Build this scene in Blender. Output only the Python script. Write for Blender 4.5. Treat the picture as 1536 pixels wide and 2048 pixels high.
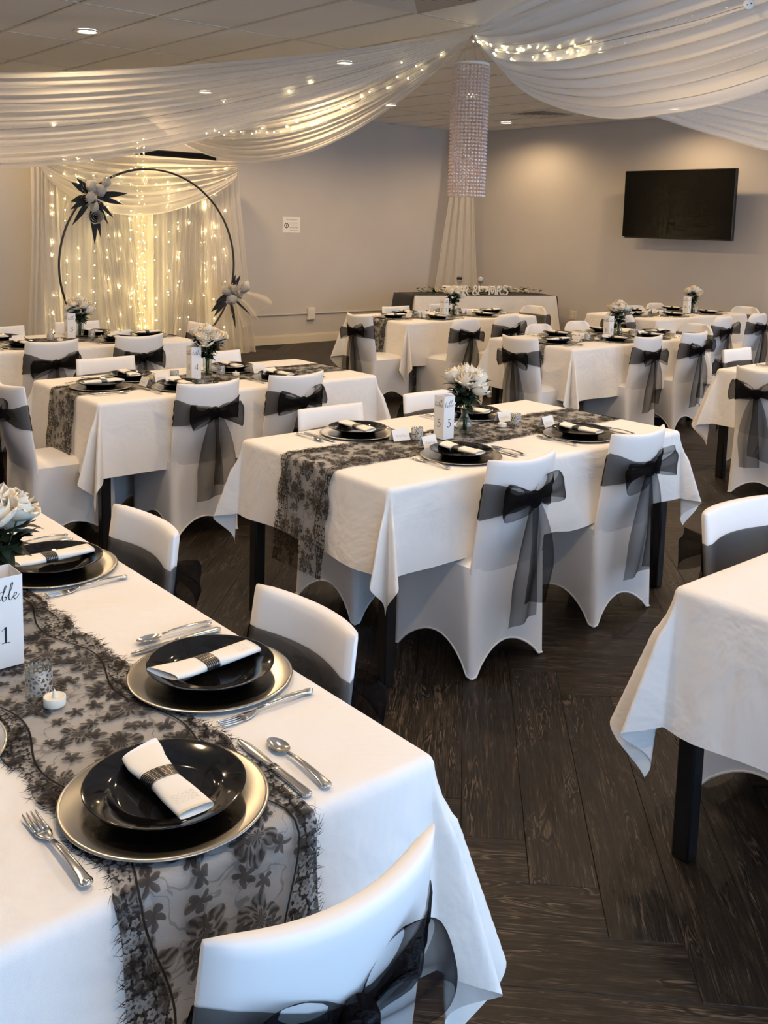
import bpy, math, random
from mathutils import Vector, Matrix
PI = math.pi
rnd = random.Random(7)
for o in list(bpy.data.objects):
    bpy.data.objects.remove(o)
SC = bpy.context.scene
COL = SC.collection

# ---------------------------------------------------------------- camera
# room axes: X along the wall with the drapery backdrop, Y towards it, Z up
CAM_H, PITCH, ROLL, YAW = 1.676, 0.1308, 0.0264, 0.7054
FPX, CX, CY = 1966.25, 768.0, 707.9
def _room(v):
    c, s = math.cos(YAW), math.sin(YAW)
    return Vector((c*v[0]+s*v[1], -s*v[0]+c*v[1], v[2]))
_w = Vector((0, math.cos(PITCH), -math.sin(PITCH)))
_u = Vector((0, math.sin(PITCH), math.cos(PITCH)))
_r = Vector((1, 0, 0))
_R = _room(_r*math.cos(ROLL)+_u*math.sin(ROLL))
_U = _room(_u*math.cos(ROLL)-_r*math.sin(ROLL))
_W = _room(_w)
cd = bpy.data.cameras.new('camera')
cam = bpy.data.objects.new('camera', cd)
COL.objects.link(cam)
m = Matrix.Identity(4)
for i in range(3):
    m[i][0], m[i][1], m[i][2] = _R[i], _U[i], -_W[i]
m[2][3] = CAM_H
cam.matrix_world = m
cd.sensor_fit = 'HORIZONTAL'
cd.sensor_width = 36.0
cd.lens = FPX/1536*36.0
cd.shift_x = (768.0-CX)/1536
cd.shift_y = -(1024.0-CY)/1536
cd.clip_start = 0.05
cd.clip_end = 200
SC.camera = cam

# ---------------------------------------------------------------- world, daylight, exposure
wd = bpy.data.worlds.new('world')
SC.world = wd
wd.use_nodes = True
bg = wd.node_tree.nodes['Background']
bg.inputs[0].default_value = (0.44, 0.66, 1.0, 1)
bg.inputs[1].default_value = 4.5
SC.view_settings.view_transform = 'Standard'
SC.view_settings.look = 'None'
SC.view_settings.gamma = 1
SC.view_settings.use_curve_mapping = False
SC.view_settings.exposure = 0.02
CAN_WATT = 44.0
CAN_RGB = (1.0, 0.69, 0.38)
SC.cycles.use_denoising = True
SC.cycles.use_light_tree = False
SC.cycles.use_adaptive_sampling = True
SC.cycles.adaptive_threshold = 0.06
SC.cycles.adaptive_min_samples = 12
SC.cycles.max_bounces = 8
SC.cycles.diffuse_bounces = 5
SC.cycles.glossy_bounces = 4
SC.cycles.transmission_bounces = 6
SC.cycles.transparent_max_bounces = 24
SC.cycles.caustics_reflective = False
SC.cycles.caustics_refractive = False
SC.cycles.sample_clamp_indirect = 4.0

XW, YW, ZC = 11.15, 11.2, 3.14      # right wall, left wall, ceiling
X0, Y0 = -1.3, -1.3                 # walls behind the camera

# ---------------------------------------------------------------- mesh helpers
class MB:
    def __init__(s):
        s.v, s.f, s.uv = [], [], {}
    def add(s, vs, fs, uvs=None):
        b = len(s.v)
        s.v += [tuple(p) for p in vs]
        s.f += [tuple(b+i for i in f) for f in fs]
        if uvs:
            for i, t in enumerate(uvs):
                s.uv[b+i] = t
        return s
    def box(s, c, d, rz=0.0):
        x, y, z = d[0]/2, d[1]/2, d[2]/2
        ca, sa = math.cos(rz), math.sin(rz)
        vs = []
        for k in (-z, z):
            for (i, j) in ((-x, -y), (x, -y), (x, y), (-x, y)):
                vs.append((c[0]+i*ca-j*sa, c[1]+i*sa+j*ca, c[2]+k))
        return s.add(vs, [(3, 2, 1, 0), (4, 5, 6, 7), (0, 1, 5, 4), (1, 2, 6, 5), (2, 3, 7, 6), (3, 0, 4, 7)])
    def boxe(s, a, b):
        return s.box([(a[i]+b[i])/2 for i in range(3)], [abs(b[i]-a[i]) for i in range(3)])
    def bbox(s, a, b, r=0.01):
        # box with chamfered top/bottom outline
        x0, y0, z0 = a; x1, y1, z1 = b
        def ring(i, z):
            return [(x0+i, y0+r, z), (x0+r, y0+i, z), (x1-r, y0+i, z), (x1-i, y0+r, z), (x1-i, y1-r, z), (x1-r, y1-i, z), (x0+r, y1-i, z), (x0+i, y1-r, z)]
        vs = ring(r, z0)+ring(0, z0+r)+ring(0, z1-r)+ring(r, z1)
        fs = [tuple(range(7, -1, -1)), tuple(range(24, 32))]
        for k in range(3):
            for i in range(8):
                j = (i+1) % 8
                fs.append((k*8+i, k*8+j, k*8+8+j, k*8+8+i))
        return s.add(vs, fs)
    def lathe(s, prof, n=32, c=(0, 0, 0), close=True):
        vs, fs = [], []
        for (r, z) in prof:
            for i in range(n):
                a = 2*PI*i/n
                vs.append((c[0]+r*math.cos(a), c[1]+r*math.sin(a), c[2]+z))
        for k in range(len(prof)-1):
            for i in range(n):
                j = (i+1) % n
                fs.append((k*n+i, k*n+j, k*n+n+j, k*n+n+i))
        return s.add(vs, fs)
    def tube(s, pts, r, n=8, cap=True):
        pts = [Vector(p) for p in pts]
        rs = r if isinstance(r, (list, tuple)) else [r]*len(pts)
        vs, fs = [], []
        t0 = (pts[1]-pts[0]).normalized()
        ref = Vector((0, 0, 1)) if abs(t0.z) < 0.9 else Vector((1, 0, 0))
        nn = t0.cross(ref).normalized()
        for i, p in enumerate(pts):
            t = (pts[min(i+1, len(pts)-1)]-pts[max(i-1, 0)])
            t = t.normalized() if t.length > 1e-9 else t0
            nn = (nn-t*nn.dot(t))
            nn = nn.normalized() if nn.length > 1e-6 else t.orthogonal().normalized()
            bb = t.cross(nn)
            for k in range(n):
                a = 2*PI*k/n
                q = p+(nn*math.cos(a)+bb*math.sin(a))*rs[i]
                vs.append(tuple(q))
        for i in range(len(pts)-1):
            for k in range(n):
                j = (k+1) % n
                fs.append((i*n+k, i*n+j, i*n+n+j, i*n+n+k))
        if cap:
            fs.append(tuple(range(n-1, -1, -1)))
            fs.append(tuple((len(pts)-1)*n+k for k in range(n)))
        return s.add(vs, fs)
    def grid(s, fn, nu, nv, cu=False, cv=False, uvf=None):
        vs, fs, uvs = [], [], []
        for i in range(nu):
            for j in range(nv):
                u = i/(nu if cu else nu-1); v = j/(nv if cv else nv-1)
                vs.append(tuple(fn(u, v)))
                if uvf: uvs.append(uvf(u, v))
        for i in range(nu if cu else nu-1):
            for j in range(nv if cv else nv-1):
                i2, j2 = (i+1) % nu, (j+1) % nv
                fs.append((i*nv+j, i2*nv+j, i2*nv+j2, i*nv+j2))
        return s.add(vs, fs, uvs if uvf else None)
    def sph(s, c, r, n=8, k=5):
        rr = r if isinstance(r, (list, tuple)) else (r, r, r)
        vs = [(c[0], c[1], c[2]-rr[2])]
        for i in range(1, k):
            a = -PI/2+PI*i/k
            for j in range(n):
                b = 2*PI*j/n
                vs.append((c[0]+rr[0]*math.cos(a)*math.cos(b), c[1]+rr[1]*math.cos(a)*math.sin(b), c[2]+rr[2]*math.sin(a)))
        vs.append((c[0], c[1], c[2]+rr[2]))
        fs = []
        for j in range(n):
            fs.append((0, 1+(j+1) % n, 1+j))
        for i in range(k-2):
            for j in range(n):
                j2 = (j+1) % n
                fs.append((1+i*n+j, 1+i*n+j2, 1+(i+1)*n+j2, 1+(i+1)*n+j))
        l = len(vs)-1
        for j in range(n):
            fs.append((l, 1+(k-2)*n+j, 1+(k-2)*n+(j+1) % n))
        return s.add(vs, fs)
    def mesh(s, name, mat, smooth=True):
        me = bpy.data.meshes.new(name)
        me.from_pydata(s.v, [], s.f)
        if s.uv:
            ul = me.uv_layers.new(name='UVMap')
            for lp in me.loops:
                ul.data[lp.index].uv = s.uv.get(lp.vertex_index, (0, 0))
        if smooth is True:
            me.polygons.foreach_set('use_smooth', [True]*len(me.polygons))
        me.materials.append(mat)
        me.update()
        if smooth == 'auto':
            me.polygons.foreach_set('use_smooth', [True]*len(me.polygons))
            try: me.set_sharp_from_angle(angle=math.radians(38))
            except Exception: pass
        return me
    def build(s, name, mat, parent=None, smooth=True, **kw):
        o = bpy.data.objects.new(name, s.mesh(name, mat, smooth))
        COL.objects.link(o)
        if parent: o.parent = parent
        for k, v in kw.items(): o[k] = v
        return o

def tag(o, label, cat, group=None, kind=None):
    o['label'] = label; o['category'] = cat
    if group: o['group'] = group
    if kind: o['kind'] = kind
    return o
def thing(name, label, cat, loc=(0, 0, 0), rz=0.0, group=None):
    o = bpy.data.objects.new(name, None)
    COL.objects.link(o)
    o.empty_display_size = 0.1
    o.location = loc; o.rotation_euler = (0, 0, rz)
    return tag(o, label, cat, group)
def place(o, loc, rz=0.0):
    o.location = loc; o.rotation_euler = (0, 0, rz); return o
def dup(o, loc=None, rz=None, label=None, group=None, parent=None):
    c = o.copy(); COL.objects.link(c)
    if parent is not None: c.parent = parent
    if loc is not None: c.location = loc
    if rz is not None: c.rotation_euler = (0, 0, rz)
    if label: c['label'] = label
    if group: c['group'] = group
    for ch in o.children:
        dup(ch, parent=c)
    return c
class Proto:
    """first use hands out the source itself, later uses copies"""
    def __init__(s, o): s.o, s.used = o, False
    def put(s, loc, rz, label, group=None):
        if not s.used:
            s.used = True
            place(s.o, loc, rz); s.o['label'] = label
            if group: s.o['group'] = group
            return s.o
        return dup(s.o, loc, rz, label, group)
def lerp(a, b, t): return a+(b-a)*t
def V3(a, b, t): return Vector(a)*(1-t)+Vector(b)*t
def spline(pts, n):
    pts = [Vector(p) for p in pts]
    out = []
    m_ = len(pts)-1
    for i in range(n):
        x = i/(n-1)*m_
        k = min(int(x), m_-1); t = x-k
        p0, p1, p2, p3 = pts[max(k-1, 0)], pts[k], pts[k+1], pts[min(k+2, m_)]
        out.append(0.5*((2*p1)+(p2-p0)*t+(2*p0-5*p1+4*p2-p3)*t*t+(3*p1-p0-3*p2+p3)*t**3))
    return out

# ---------------------------------------------------------------- materials
def mat(name, col, rough=0.6, metal=0.0, **kw):
    m_ = bpy.data.materials.new(name)
    m_.use_nodes = True
    b = m_.node_tree.nodes['Principled BSDF']
    b.inputs['Base Color'].default_value = (*col, 1)
    b.inputs['Roughness'].default_value = rough
    b.inputs['Metallic'].default_value = metal
    for k, v in kw.items():
        b.inputs[k].default_value = v
    return m_
def N(m_, typ, **kw):
    n = m_.node_tree.nodes.new(typ)
    for k, v in kw.items():
        if k.startswith('in_'):
            n.inputs[k[3:].replace('_', ' ')].default_value = v
        else: setattr(n, k, v)
    return n
def L(m_, a, b): m_.node_tree.links.new(a, b)
def mth(m_, op, a, b=None, c=None, clamp=False):
    n = m_.node_tree.nodes.new('ShaderNodeMath'); n.operation = op; n.use_clamp = clamp
    for i, x in enumerate((a, b, c)):
        if x is None: continue
        if isinstance(x, (int, float)): n.inputs[i].default_value = x
        else: L(m_, x, n.inputs[i])
    return n.outputs[0]
def sstep(m_, x, a, b):
    n = m_.node_tree.nodes.new('ShaderNodeMapRange'); n.interpolation_type = 'SMOOTHSTEP'
    L(m_, x, n.inputs[0])
    n.inputs[1].default_value, n.inputs[2].default_value = a, b
    n.inputs[3].default_value, n.inputs[4].default_value = 0, 1
    return n.outputs[0]
def bump(m_, height, strength=0.2, dist=0.01):
    b = N(m_, 'ShaderNodeBump'); b.inputs['Strength'].default_value = strength; b.inputs['Distance'].default_value = dist
    L(m_, height, b.inputs['Height'])
    L(m_, b.outputs[0], m_.node_tree.nodes['Principled BSDF'].inputs['Normal'])
def noise(m_, vec, scale, detail=3, rough=0.5, dist=0.0):
    n = N(m_, 'ShaderNodeTexNoise'); n.inputs['Scale'].default_value = scale
    n.inputs['Detail'].default_value = detail; n.inputs['Roughness'].default_value = rough; n.inputs['Distortion'].default_value = dist
    if vec is not None: L(m_, vec, n.inputs['Vector'])
    return n
def ramp(m_, fac, stops):
    r = N(m_, 'ShaderNodeValToRGB')
    e = r.color_ramp.elements
    while len(e) < len(stops): e.new(0.5)
    for i, (p, c) in enumerate(stops):
        e[i].position = p; e[i].color = (*c, 1)
    L(m_, fac, r.inputs[0])
    return r.outputs[0]
def base(m_): return m_.node_tree.nodes['Principled BSDF']
def tc(m_, what='Object'): return N(m_, 'ShaderNodeTexCoord').outputs[what]

M = {}
def m_wall():
    k = mat('wall_paint', (0.40, 0.355, 0.315), 0.75)
    n = noise(k, tc(k), 1.2, 2)
    L(k, ramp(k, n.outputs['Fac'], [(0.3, (0.545, 0.515, 0.49)), (0.7, (0.58, 0.55, 0.525))]), base(k).inputs['Base Color'])
    n2 = noise(k, tc(k), 260, 2)
    bump(k, n2.outputs['Fac'], 0.12, 0.002)
    return k
M['wall'] = m_wall()
def m_tile():
    k = mat('ceiling_tile', (0.62, 0.57, 0.50), 0.9)
    n = noise(k, tc(k), 160, 4, 0.7)
    L(k, ramp(k, n.outputs['Fac'], [(0.32, (0.74, 0.71, 0.66)), (0.5, (0.86, 0.83, 0.78))]), base(k).inputs['Base Color'])
    bump(k, n.outputs['Fac'], 0.3, 0.003)
    return k
M['tile'] = m_tile()
M['tbar'] = mat('ceiling_bar', (0.66, 0.62, 0.55), 0.5)
def m_plank():
    k = mat('dark_wood_vinyl', (0.05, 0.04, 0.03), 0.5)
    uv = tc(k, 'UV')
    oi = N(k, 'ShaderNodeObjectInfo')
    cmb = N(k, 'ShaderNodeCombineXYZ')
    r1 = mth(k, 'MULTIPLY', oi.outputs['Random'], 37.0)
    r2 = mth(k, 'MULTIPLY', oi.outputs['Random'], 91.0)
    L(k, r1, cmb.inputs[0]); L(k, r2, cmb.inputs[1])
    add = N(k, 'ShaderNodeVectorMath', operation='ADD')
    L(k, uv, add.inputs[0]); L(k, cmb.outputs[0], add.inputs[1])
    mp = N(k, 'ShaderNodeMapping'); mp.inputs['Scale'].default_value = (1.6, 26, 1)
    L(k, add.outputs[0], mp.inputs[0])
    n1 = noise(k, mp.outputs[0], 2.2, 6, 0.62, 1.2)
    mp2 = N(k, 'ShaderNodeMapping'); mp2.inputs['Scale'].default_value = (6, 160, 1)
    L(k, add.outputs[0], mp2.inputs[0])
    n2 = noise(k, mp2.outputs[0], 2.0, 3, 0.6)
    mp3 = N(k, 'ShaderNodeMapping'); mp3.inputs['Scale'].default_value = (1.3, 9, 1)
    L(k, add.outputs[0], mp3.inputs[0])
    n3 = noise(k, mp3.outputs[0], 1.5, 2, 0.5, 2.0)
    rings = mth(k, 'SINE', mth(k, 'MULTIPLY', n3.outputs['Fac'], 70.0))
    rg = mth(k, 'MULTIPLY', mth(k, 'MULTIPLY', rings, 0.5), sstep(k, n3.outputs['Fac'], 0.5, 0.62))
    f = mth(k, 'ADD', mth(k, 'MULTIPLY', n1.outputs['Fac'], 0.52), mth(k, 'MULTIPLY', n2.outputs['Fac'], 0.48))
    f = mth(k, 'ADD', f, mth(k, 'MULTIPLY', rg, 0.26))
    f = mth(k, 'ADD', f, mth(k, 'MULTIPLY', mth(k, 'SUBTRACT', oi.outputs['Random'], 0.5), 0.04))
    c = ramp(k, f, [(0.36, (0.0045, 0.0032, 0.0023)), (0.49, (0.0120, 0.0086, 0.0060)), (0.56, (0.030, 0.0215, 0.0150)), (0.67, (0.105, 0.079, 0.057))])
    L(k, c, base(k).inputs['Base Color'])
    bump(k, n2.outputs['Fac'], 0.25, 0.002)
    base(k).inputs['Specular IOR Level'].default_value = 0.32
    return k
M['plank'] = m_plank()
M['joint'] = mat('plank_joint', (0.012, 0.010, 0.009), 0.8)
M['trim'] = mat('trim_paint', (0.72, 0.66, 0.55), 0.45)
M['plastic'] = mat('white_plastic', (0.72, 0.70, 0.66), 0.4)
M['black_metal'] = mat('black_metal', (0.008, 0.008, 0.009), 0.35)
M['hoop'] = mat('hoop_metal', (0.06, 0.052, 0.045), 0.35, 0.7)
def m_cloth():
    k = mat('white_tablecloth', (0.84, 0.81, 0.77), 0.8)
    base(k).inputs['Sheen Weight'].default_value = 0.15
    n = noise(k, tc(k), 3.4, 4, 0.55, 0.5)
    n2 = noise(k, tc(k), 700, 1)
    s_ = mth(k, 'ADD', n.outputs['Fac'], mth(k, 'MULTIPLY', n2.outputs['Fac'], 0.012))
    bump(k, s_, 0.5, 0.05)
    return k
M['cloth'] = m_cloth()
def m_cover():
    k = mat('white_spandex', (0.83, 0.815, 0.80), 0.65)
    base(k).inputs['Sheen Weight'].default_value = 0.2
    n = noise(k, tc(k), 4.0, 2, 0.4, 0.8)
    bump(k, n.outputs['Fac'], 0.25, 0.02)
    return k
M['cover'] = m_cover()
def sheer(name, col, opac, trans=0.45, tint=None):
    k = bpy.data.materials.new(name); k.use_nodes = True
    nt = k.node_tree; nt.nodes.remove(nt.nodes['Principled BSDF'])
    out = nt.nodes['Material Output']
    d = N(k, 'ShaderNodeBsdfDiffuse'); d.inputs[0].default_value = (*col, 1)
    t = N(k, 'ShaderNodeBsdfTranslucent'); t.inputs[0].default_value = (*col, 1)
    tr = N(k, 'ShaderNodeBsdfTransparent')
    a = N(k, 'ShaderNodeMixShader'); a.inputs[0].default_value = trans
    L(k, d.outputs[0], a.inputs[1]); L(k, t.outputs[0], a.inputs[2])
    b = N(k, 'ShaderNodeMixShader')
    # threads cover more of the view at a grazing angle
    lw = N(k, 'ShaderNodeLayerWeight'); lw.inputs[0].default_value = 0.5
    f = mth(k, 'ADD', mth(k, 'MULTIPLY', lw.outputs['Facing'], (1-opac)*0.8), opac, clamp=True)
    L(k, f, b.inputs[0])
    L(k, tr.outputs[0], b.inputs[1]); L(k, a.outputs[0], b.inputs[2])
    L(k, b.outputs[0], out.inputs[0])
    return k
M['chiffon'] = sheer('white_chiffon', (0.90, 0.88, 0.85), 0.60, 0.45)
M['voile'] = sheer('white_voile', (0.86, 0.82, 0.75), 0.72, 0.45)
M['tulle'] = sheer('white_tulle', (0.85, 0.80, 0.72), 0.35, 0.5)
M['organza'] = sheer('black_organza', (0.012, 0.012, 0.015), 0.55, 0.25)
M['lash'] = mat('black_thread', (0.012, 0.010, 0.010), 0.8)
def m_lace():
    k = bpy.data.materials.new('black_lace'); k.use_nodes = True
    nt = k.node_tree; nt.nodes.remove(nt.nodes['Principled BSDF'])
    out = nt.nodes['Material Output']
    uv = tc(k, 'UV')
    wn = noise(k, uv, 22, 2)
    ad = N(k, 'ShaderNodeVectorMath', operation='MULTIPLY_ADD')
    L(k, wn.outputs['Color'], ad.inputs[0]); ad.inputs[1].default_value = (0.034, 0.034, 0); L(k, uv, ad.inputs[2])
    sp = N(k, 'ShaderNodeSeparateXYZ'); L(k, uv, sp.inputs[0])
    u, v = sp.outputs[0], sp.outputs[1]
    au = mth(k, 'ABSOLUTE', u)
    def flowers(scale, rnd_, vec, rad, sharp):
        """petal shaped motif around every feature point -> (mask, r/radius, angle)"""
        vo = N(k, 'ShaderNodeTexVoronoi', voronoi_dimensions='2D'); vo.inputs['Scale'].default_value = scale; vo.inputs['Randomness'].default_value = rnd_
        L(k, vec, vo.inputs['Vector'])
        sub = N(k, 'ShaderNodeVectorMath', operation='SUBTRACT'); L(k, vec, sub.inputs[0]); L(k, vo.outputs['Position'], sub.inputs[1])
        s3 = N(k, 'ShaderNodeSeparateXYZ'); L(k, sub.outputs[0], s3.inputs[0])
        cs = N(k, 'ShaderNodeSeparateColor'); L(k, vo.outputs['Color'], cs.inputs[0])
        ang = mth(k, 'ADD', mth(k, 'ARCTAN2', s3.outputs[1], s3.outputs[0]), mth(k, 'MULTIPLY', cs.outputs[0], 6.28))
        rr = mth(k, 'SQRT', mth(k, 'ADD', mth(k, 'MULTIPLY', s3.outputs[0], s3.outputs[0]), mth(k, 'MULTIPLY', s3.outputs[1], s3.outputs[1])))
        pr_ = mth(k, 'ADD', 1-sharp, mth(k, 'MULTIPLY', mth(k, 'ABSOLUTE', mth(k, 'COSINE', mth(k, 'MULTIPLY', ang, 2.5))), sharp))
        pr_ = mth(k, 'MULTIPLY', pr_, mth(k, 'ADD', rad*0.75, mth(k, 'MULTIPLY', cs.outputs[1], rad*0.5)))
        q = mth(k, 'DIVIDE', rr, pr_)
        return mth(k, 'SUBTRACT', 1.0, sstep(k, q, 0.90, 1.06)), q, ang
    fm, fq, fa = flowers(9.0, 0.75, ad.outputs[0], 0.046, 0.45)
    vein = mth(k, 'ADD', 0.72, mth(k, 'MULTIPLY', mth(k, 'SINE', mth(k, 'MULTIPLY', fa, 15.0)), 0.16))
    gap = sstep(k, mth(k, 'ABSOLUTE', mth(k, 'SUBTRACT', fq, 0.42)), 0.03, 0.09)
    bloom = mth(k, 'MULTIPLY', fm, mth(k, 'MULTIPLY', vein, mth(k, 'ADD', 0.55, mth(k, 'MULTIPLY', gap, 0.45))))
    # scattered smaller leaves
    of = N(k, 'ShaderNodeVectorMath', operation='ADD'); L(k, ad.outputs[0], of.inputs[0]); of.inputs[1].default_value = (3.31, 1.77, 0)
    lm_, lq, la = flowers(19.0, 1.0, of.outputs[0], 0.019, 0.72)
    bloom = mth(k, 'MAXIMUM', bloom, mth(k, 'MULTIPLY', lm_, 0.8))
    nt2 = noise(k, ad.outputs[0], 15, 2, 0.5, 0.8)
    tw = mth(k, 'ABSOLUTE', mth(k, 'SUBTRACT', nt2.outputs['Fac'], 0.5))
    twig = mth(k, 'MULTIPLY', mth(k, 'SUBTRACT', 1.0, sstep(k, tw, 0.010, 0.026)), 0.55)
    # border of small eyelet flowers between dense threads
    em, eq, ea = flowers(64, 0.45, uv, 0.0086, 0.35)
    eye = mth(k, 'SUBTRACT', 1.0, sstep(k, eq, 0.25, 0.40))
    nb = noise(k, uv, 240, 2, 0.6)
    ring = mth(k, 'MAXIMUM', mth(k, 'MULTIPLY', mth(k, 'SUBTRACT', 1.0, mth(k, 'MULTIPLY', em, 0.92)), mth(k, 'ADD', 0.66, mth(k, 'MULTIPLY', nb.outputs['Fac'], 0.5))), mth(k, 'MULTIPLY', eye, 0.7))
    wob = mth(k, 'MULTIPLY', mth(k, 'COSINE', mth(k, 'MULTIPLY', v, 17.0)), 0.020)
    bl = mth(k, 'ADD', au, wob)
    border = mth(k, 'MULTIPLY', sstep(k, bl, 0.110, 0.118), ring)
    cord = mth(k, 'SUBTRACT', 1.0, sstep(k, mth(k, 'ABSOLUTE', mth(k, 'SUBTRACT', bl, 0.112)), 0.0014, 0.0030))
    net = mth(k, 'MULTIPLY', mth(k, 'ADD', 1.0, mth(k, 'SINE', mth(k, 'MULTIPLY', mth(k, 'ADD', u, v), 1500.0))), 0.035)
    a = mth(k, 'MAXIMUM', bloom, twig)
    a = mth(k, 'MAXIMUM', a, border)
    a = mth(k, 'MAXIMUM', a, mth(k, 'MULTIPLY', cord, 0.95))
    a = mth(k, 'MAXIMUM', a, mth(k, 'ADD', net, 0.30), clamp=True)
    d = N(k, 'ShaderNodeBsdfDiffuse'); d.inputs[0].default_value = (0.014, 0.012, 0.012, 1)
    tr = N(k, 'ShaderNodeBsdfTransparent')
    mx = N(k, 'ShaderNodeMixShader'); L(k, a, mx.inputs[0]); L(k, tr.outputs[0], mx.inputs[1]); L(k, d.outputs[0], mx.inputs[2])
    L(k, mx.outputs[0], out.inputs[0])
    return k
M['lace'] = m_lace()
M['silver'] = mat('silver_charger', (0.47, 0.45, 0.41), 0.24, 1.0, Anisotropic=0.7)
M['steel'] = mat('cutlery_steel', (0.80, 0.78, 0.74), 0.14, 1.0)
M['china'] = mat('black_china', (0.006, 0.006, 0.007), 0.07)
M['napkin'] = mat('napkin_paper', (0.86, 0.82, 0.74), 0.85)
M['print'] = mat('grey_script_print', (0.52, 0.50, 0.47), 0.8)
def m_ring():
    k = mat('rhinestone_band', (0.01, 0.01, 0.01), 0.3)
    uv = tc(k, 'UV'); sp = N(k, 'ShaderNodeSeparateXYZ'); L(k, uv, sp.inputs[0])
    a = mth(k, 'SINE', mth(k, 'MULTIPLY', sp.outputs[1], 2*PI*7))
    b = mth(k, 'SINE', mth(k, 'MULTIPLY', sp.outputs[0], 2*PI*34))
    f = mth(k, 'MULTIPLY', sstep(k, a, 0.35, 0.6), sstep(k, b, -0.3, 0.2))
    L(k, ramp(k, f, [(0.0, (0.008, 0.008, 0.009)), (1.0, (0.55, 0.54, 0.52))]), base(k).inputs['Base Color'])
    L(k, f, base(k).inputs['Metallic'])
    return k
M['stones'] = m_ring()
M['card'] = mat('white_card', (0.86, 0.84, 0.80), 0.7)
M['ink'] = mat('black_ink', (0.015, 0.015, 0.018), 0.6)
M['wax'] = mat('candle_wax', (0.85, 0.80, 0.68), 0.5)
def m_filigree():
    k = mat('silver_filigree', (0.75, 0.72, 0.68), 0.35, 0.6)
    vo = N(k, 'ShaderNodeTexVoronoi', feature='DISTANCE_TO_EDGE'); vo.inputs['Scale'].default_value = 110
    L(k, tc(k), vo.inputs['Vector'])
    L(k, sstep(k, mth(k, 'SUBTRACT', 0.25, vo.outputs[0]), 0.05, 0.12), base(k).inputs['Alpha'])
    return k
M['filigree'] = m_filigree()
def m_glass():
    k = bpy.data.materials.new('clear_glass'); k.use_nodes = True
    nt = k.node_tree; nt.nodes.remove(nt.nodes['Principled BSDF'])
    tr = N(k, 'ShaderNodeBsdfTransparent'); tr.inputs[0].default_value = (0.86, 0.89, 0.87, 1)
    gl = N(k, 'ShaderNodeBsdfGlossy'); gl.inputs['Roughness'].default_value = 0.06
    lw = N(k, 'ShaderNodeLayerWeight'); lw.inputs[0].default_value = 0.35
    mx = N(k, 'ShaderNodeMixShader')
    L(k, mth(k, 'MULTIPLY', lw.outputs['Facing'], 0.75), mx.inputs[0])
    L(k, tr.outputs[0], mx.inputs[1]); L(k, gl.outputs[0], mx.inputs[2])
    L(k, mx.outputs[0], nt.nodes['Material Output'].inputs[0])
    return k
M['glass'] = m_glass()
M['pane'] = m_glass(); M['pane'].name = 'window_glass'
for n_ in M['pane'].node_tree.nodes:
    if n_.type == 'BSDF_TRANSPARENT': n_.inputs[0].default_value = (0.97, 0.98, 0.98, 1)
M['petal'] = mat('cream_petal', (0.87, 0.80, 0.66), 0.7)
M['petal'].node_tree.nodes['Principled BSDF'].inputs['Subsurface Weight'].default_value = 0.0
M['leaf'] = mat('dark_leaf', (0.012, 0.026, 0.014), 0.45)
M['leaf2'] = mat('green_leaf', (0.025, 0.055, 0.020), 0.6)
M['stem'] = mat('green_stem', (0.06, 0.11, 0.035), 0.5)
M['feather'] = mat('black_feather', (0.012, 0.011, 0.012), 0.7)
M['greyrose'] = mat('grey_white_silk', (0.62, 0.58, 0.52), 0.7)
M['screen'] = mat('tv_screen', (0.004, 0.004, 0.004), 0.16)
base(M['screen']).inputs['Specular IOR Level'].default_value = 0.2
M['bezel'] = mat('tv_bezel', (0.01, 0.01, 0.01), 0.35)
M['black_cloth'] = mat('black_satin', (0.02, 0.018, 0.02), 0.55)
M['letters'] = mat('white_letters', (0.82, 0.80, 0.76), 0.45)
def m_crystal():
    k = sheer('acrylic_crystal', (0.98, 0.86, 0.80), 0.86, 0.5)
    nt = k.node_tree; out = nt.nodes['Material Output']; src = out.inputs[0].links[0].from_socket
    g_ = N(k, 'ShaderNodeBsdfGlossy'); g_.inputs['Roughness'].default_value = 0.12
    mx = N(k, 'ShaderNodeMixShader'); mx.inputs[0].default_value = 0.14
    L(k, src, mx.inputs[1]); L(k, g_.outputs[0], mx.inputs[2]); L(k, mx.outputs[0], out.inputs[0])
    return k
M['crystal'] = m_crystal()
M['vent'] = mat('vent_metal', (0.55, 0.50, 0.43), 0.4)
M['vent_dark'] = mat('vent_shadow_gap', (0.05, 0.045, 0.04), 0.9)
M['box_cream'] = mat('outlet_cream', (0.74, 0.70, 0.62), 0.4)
def emis(name, col, s):
    k = mat(name, col, 0.5)
    b = base(k); b.inputs['Emission Color'].default_value = (*col, 1); b.inputs['Emission Strength'].default_value = s
    return k
M['lens'] = emis('can_lens', (1.0, 0.86, 0.66), 14)
M['bulb'] = emis('fairy_bulb', (1.0, 0.72, 0.22), 150)
M['bulb_w'] = emis('fairy_bulb_bright', (1.0, 0.76, 0.36), 190)
M['bulb_s'] = emis('fairy_bulb_swag', (1.0, 0.80, 0.42), 60)
M['bulb_off'] = mat('fairy_bulb_unlit', (0.8, 0.75, 0.65), 0.3)
M['wire'] = mat('light_wire', (0.35, 0.32, 0.26), 0.5)

# ================================================================ THE ROOM
def struct(o): o['kind'] = 'structure'; return o
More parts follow.
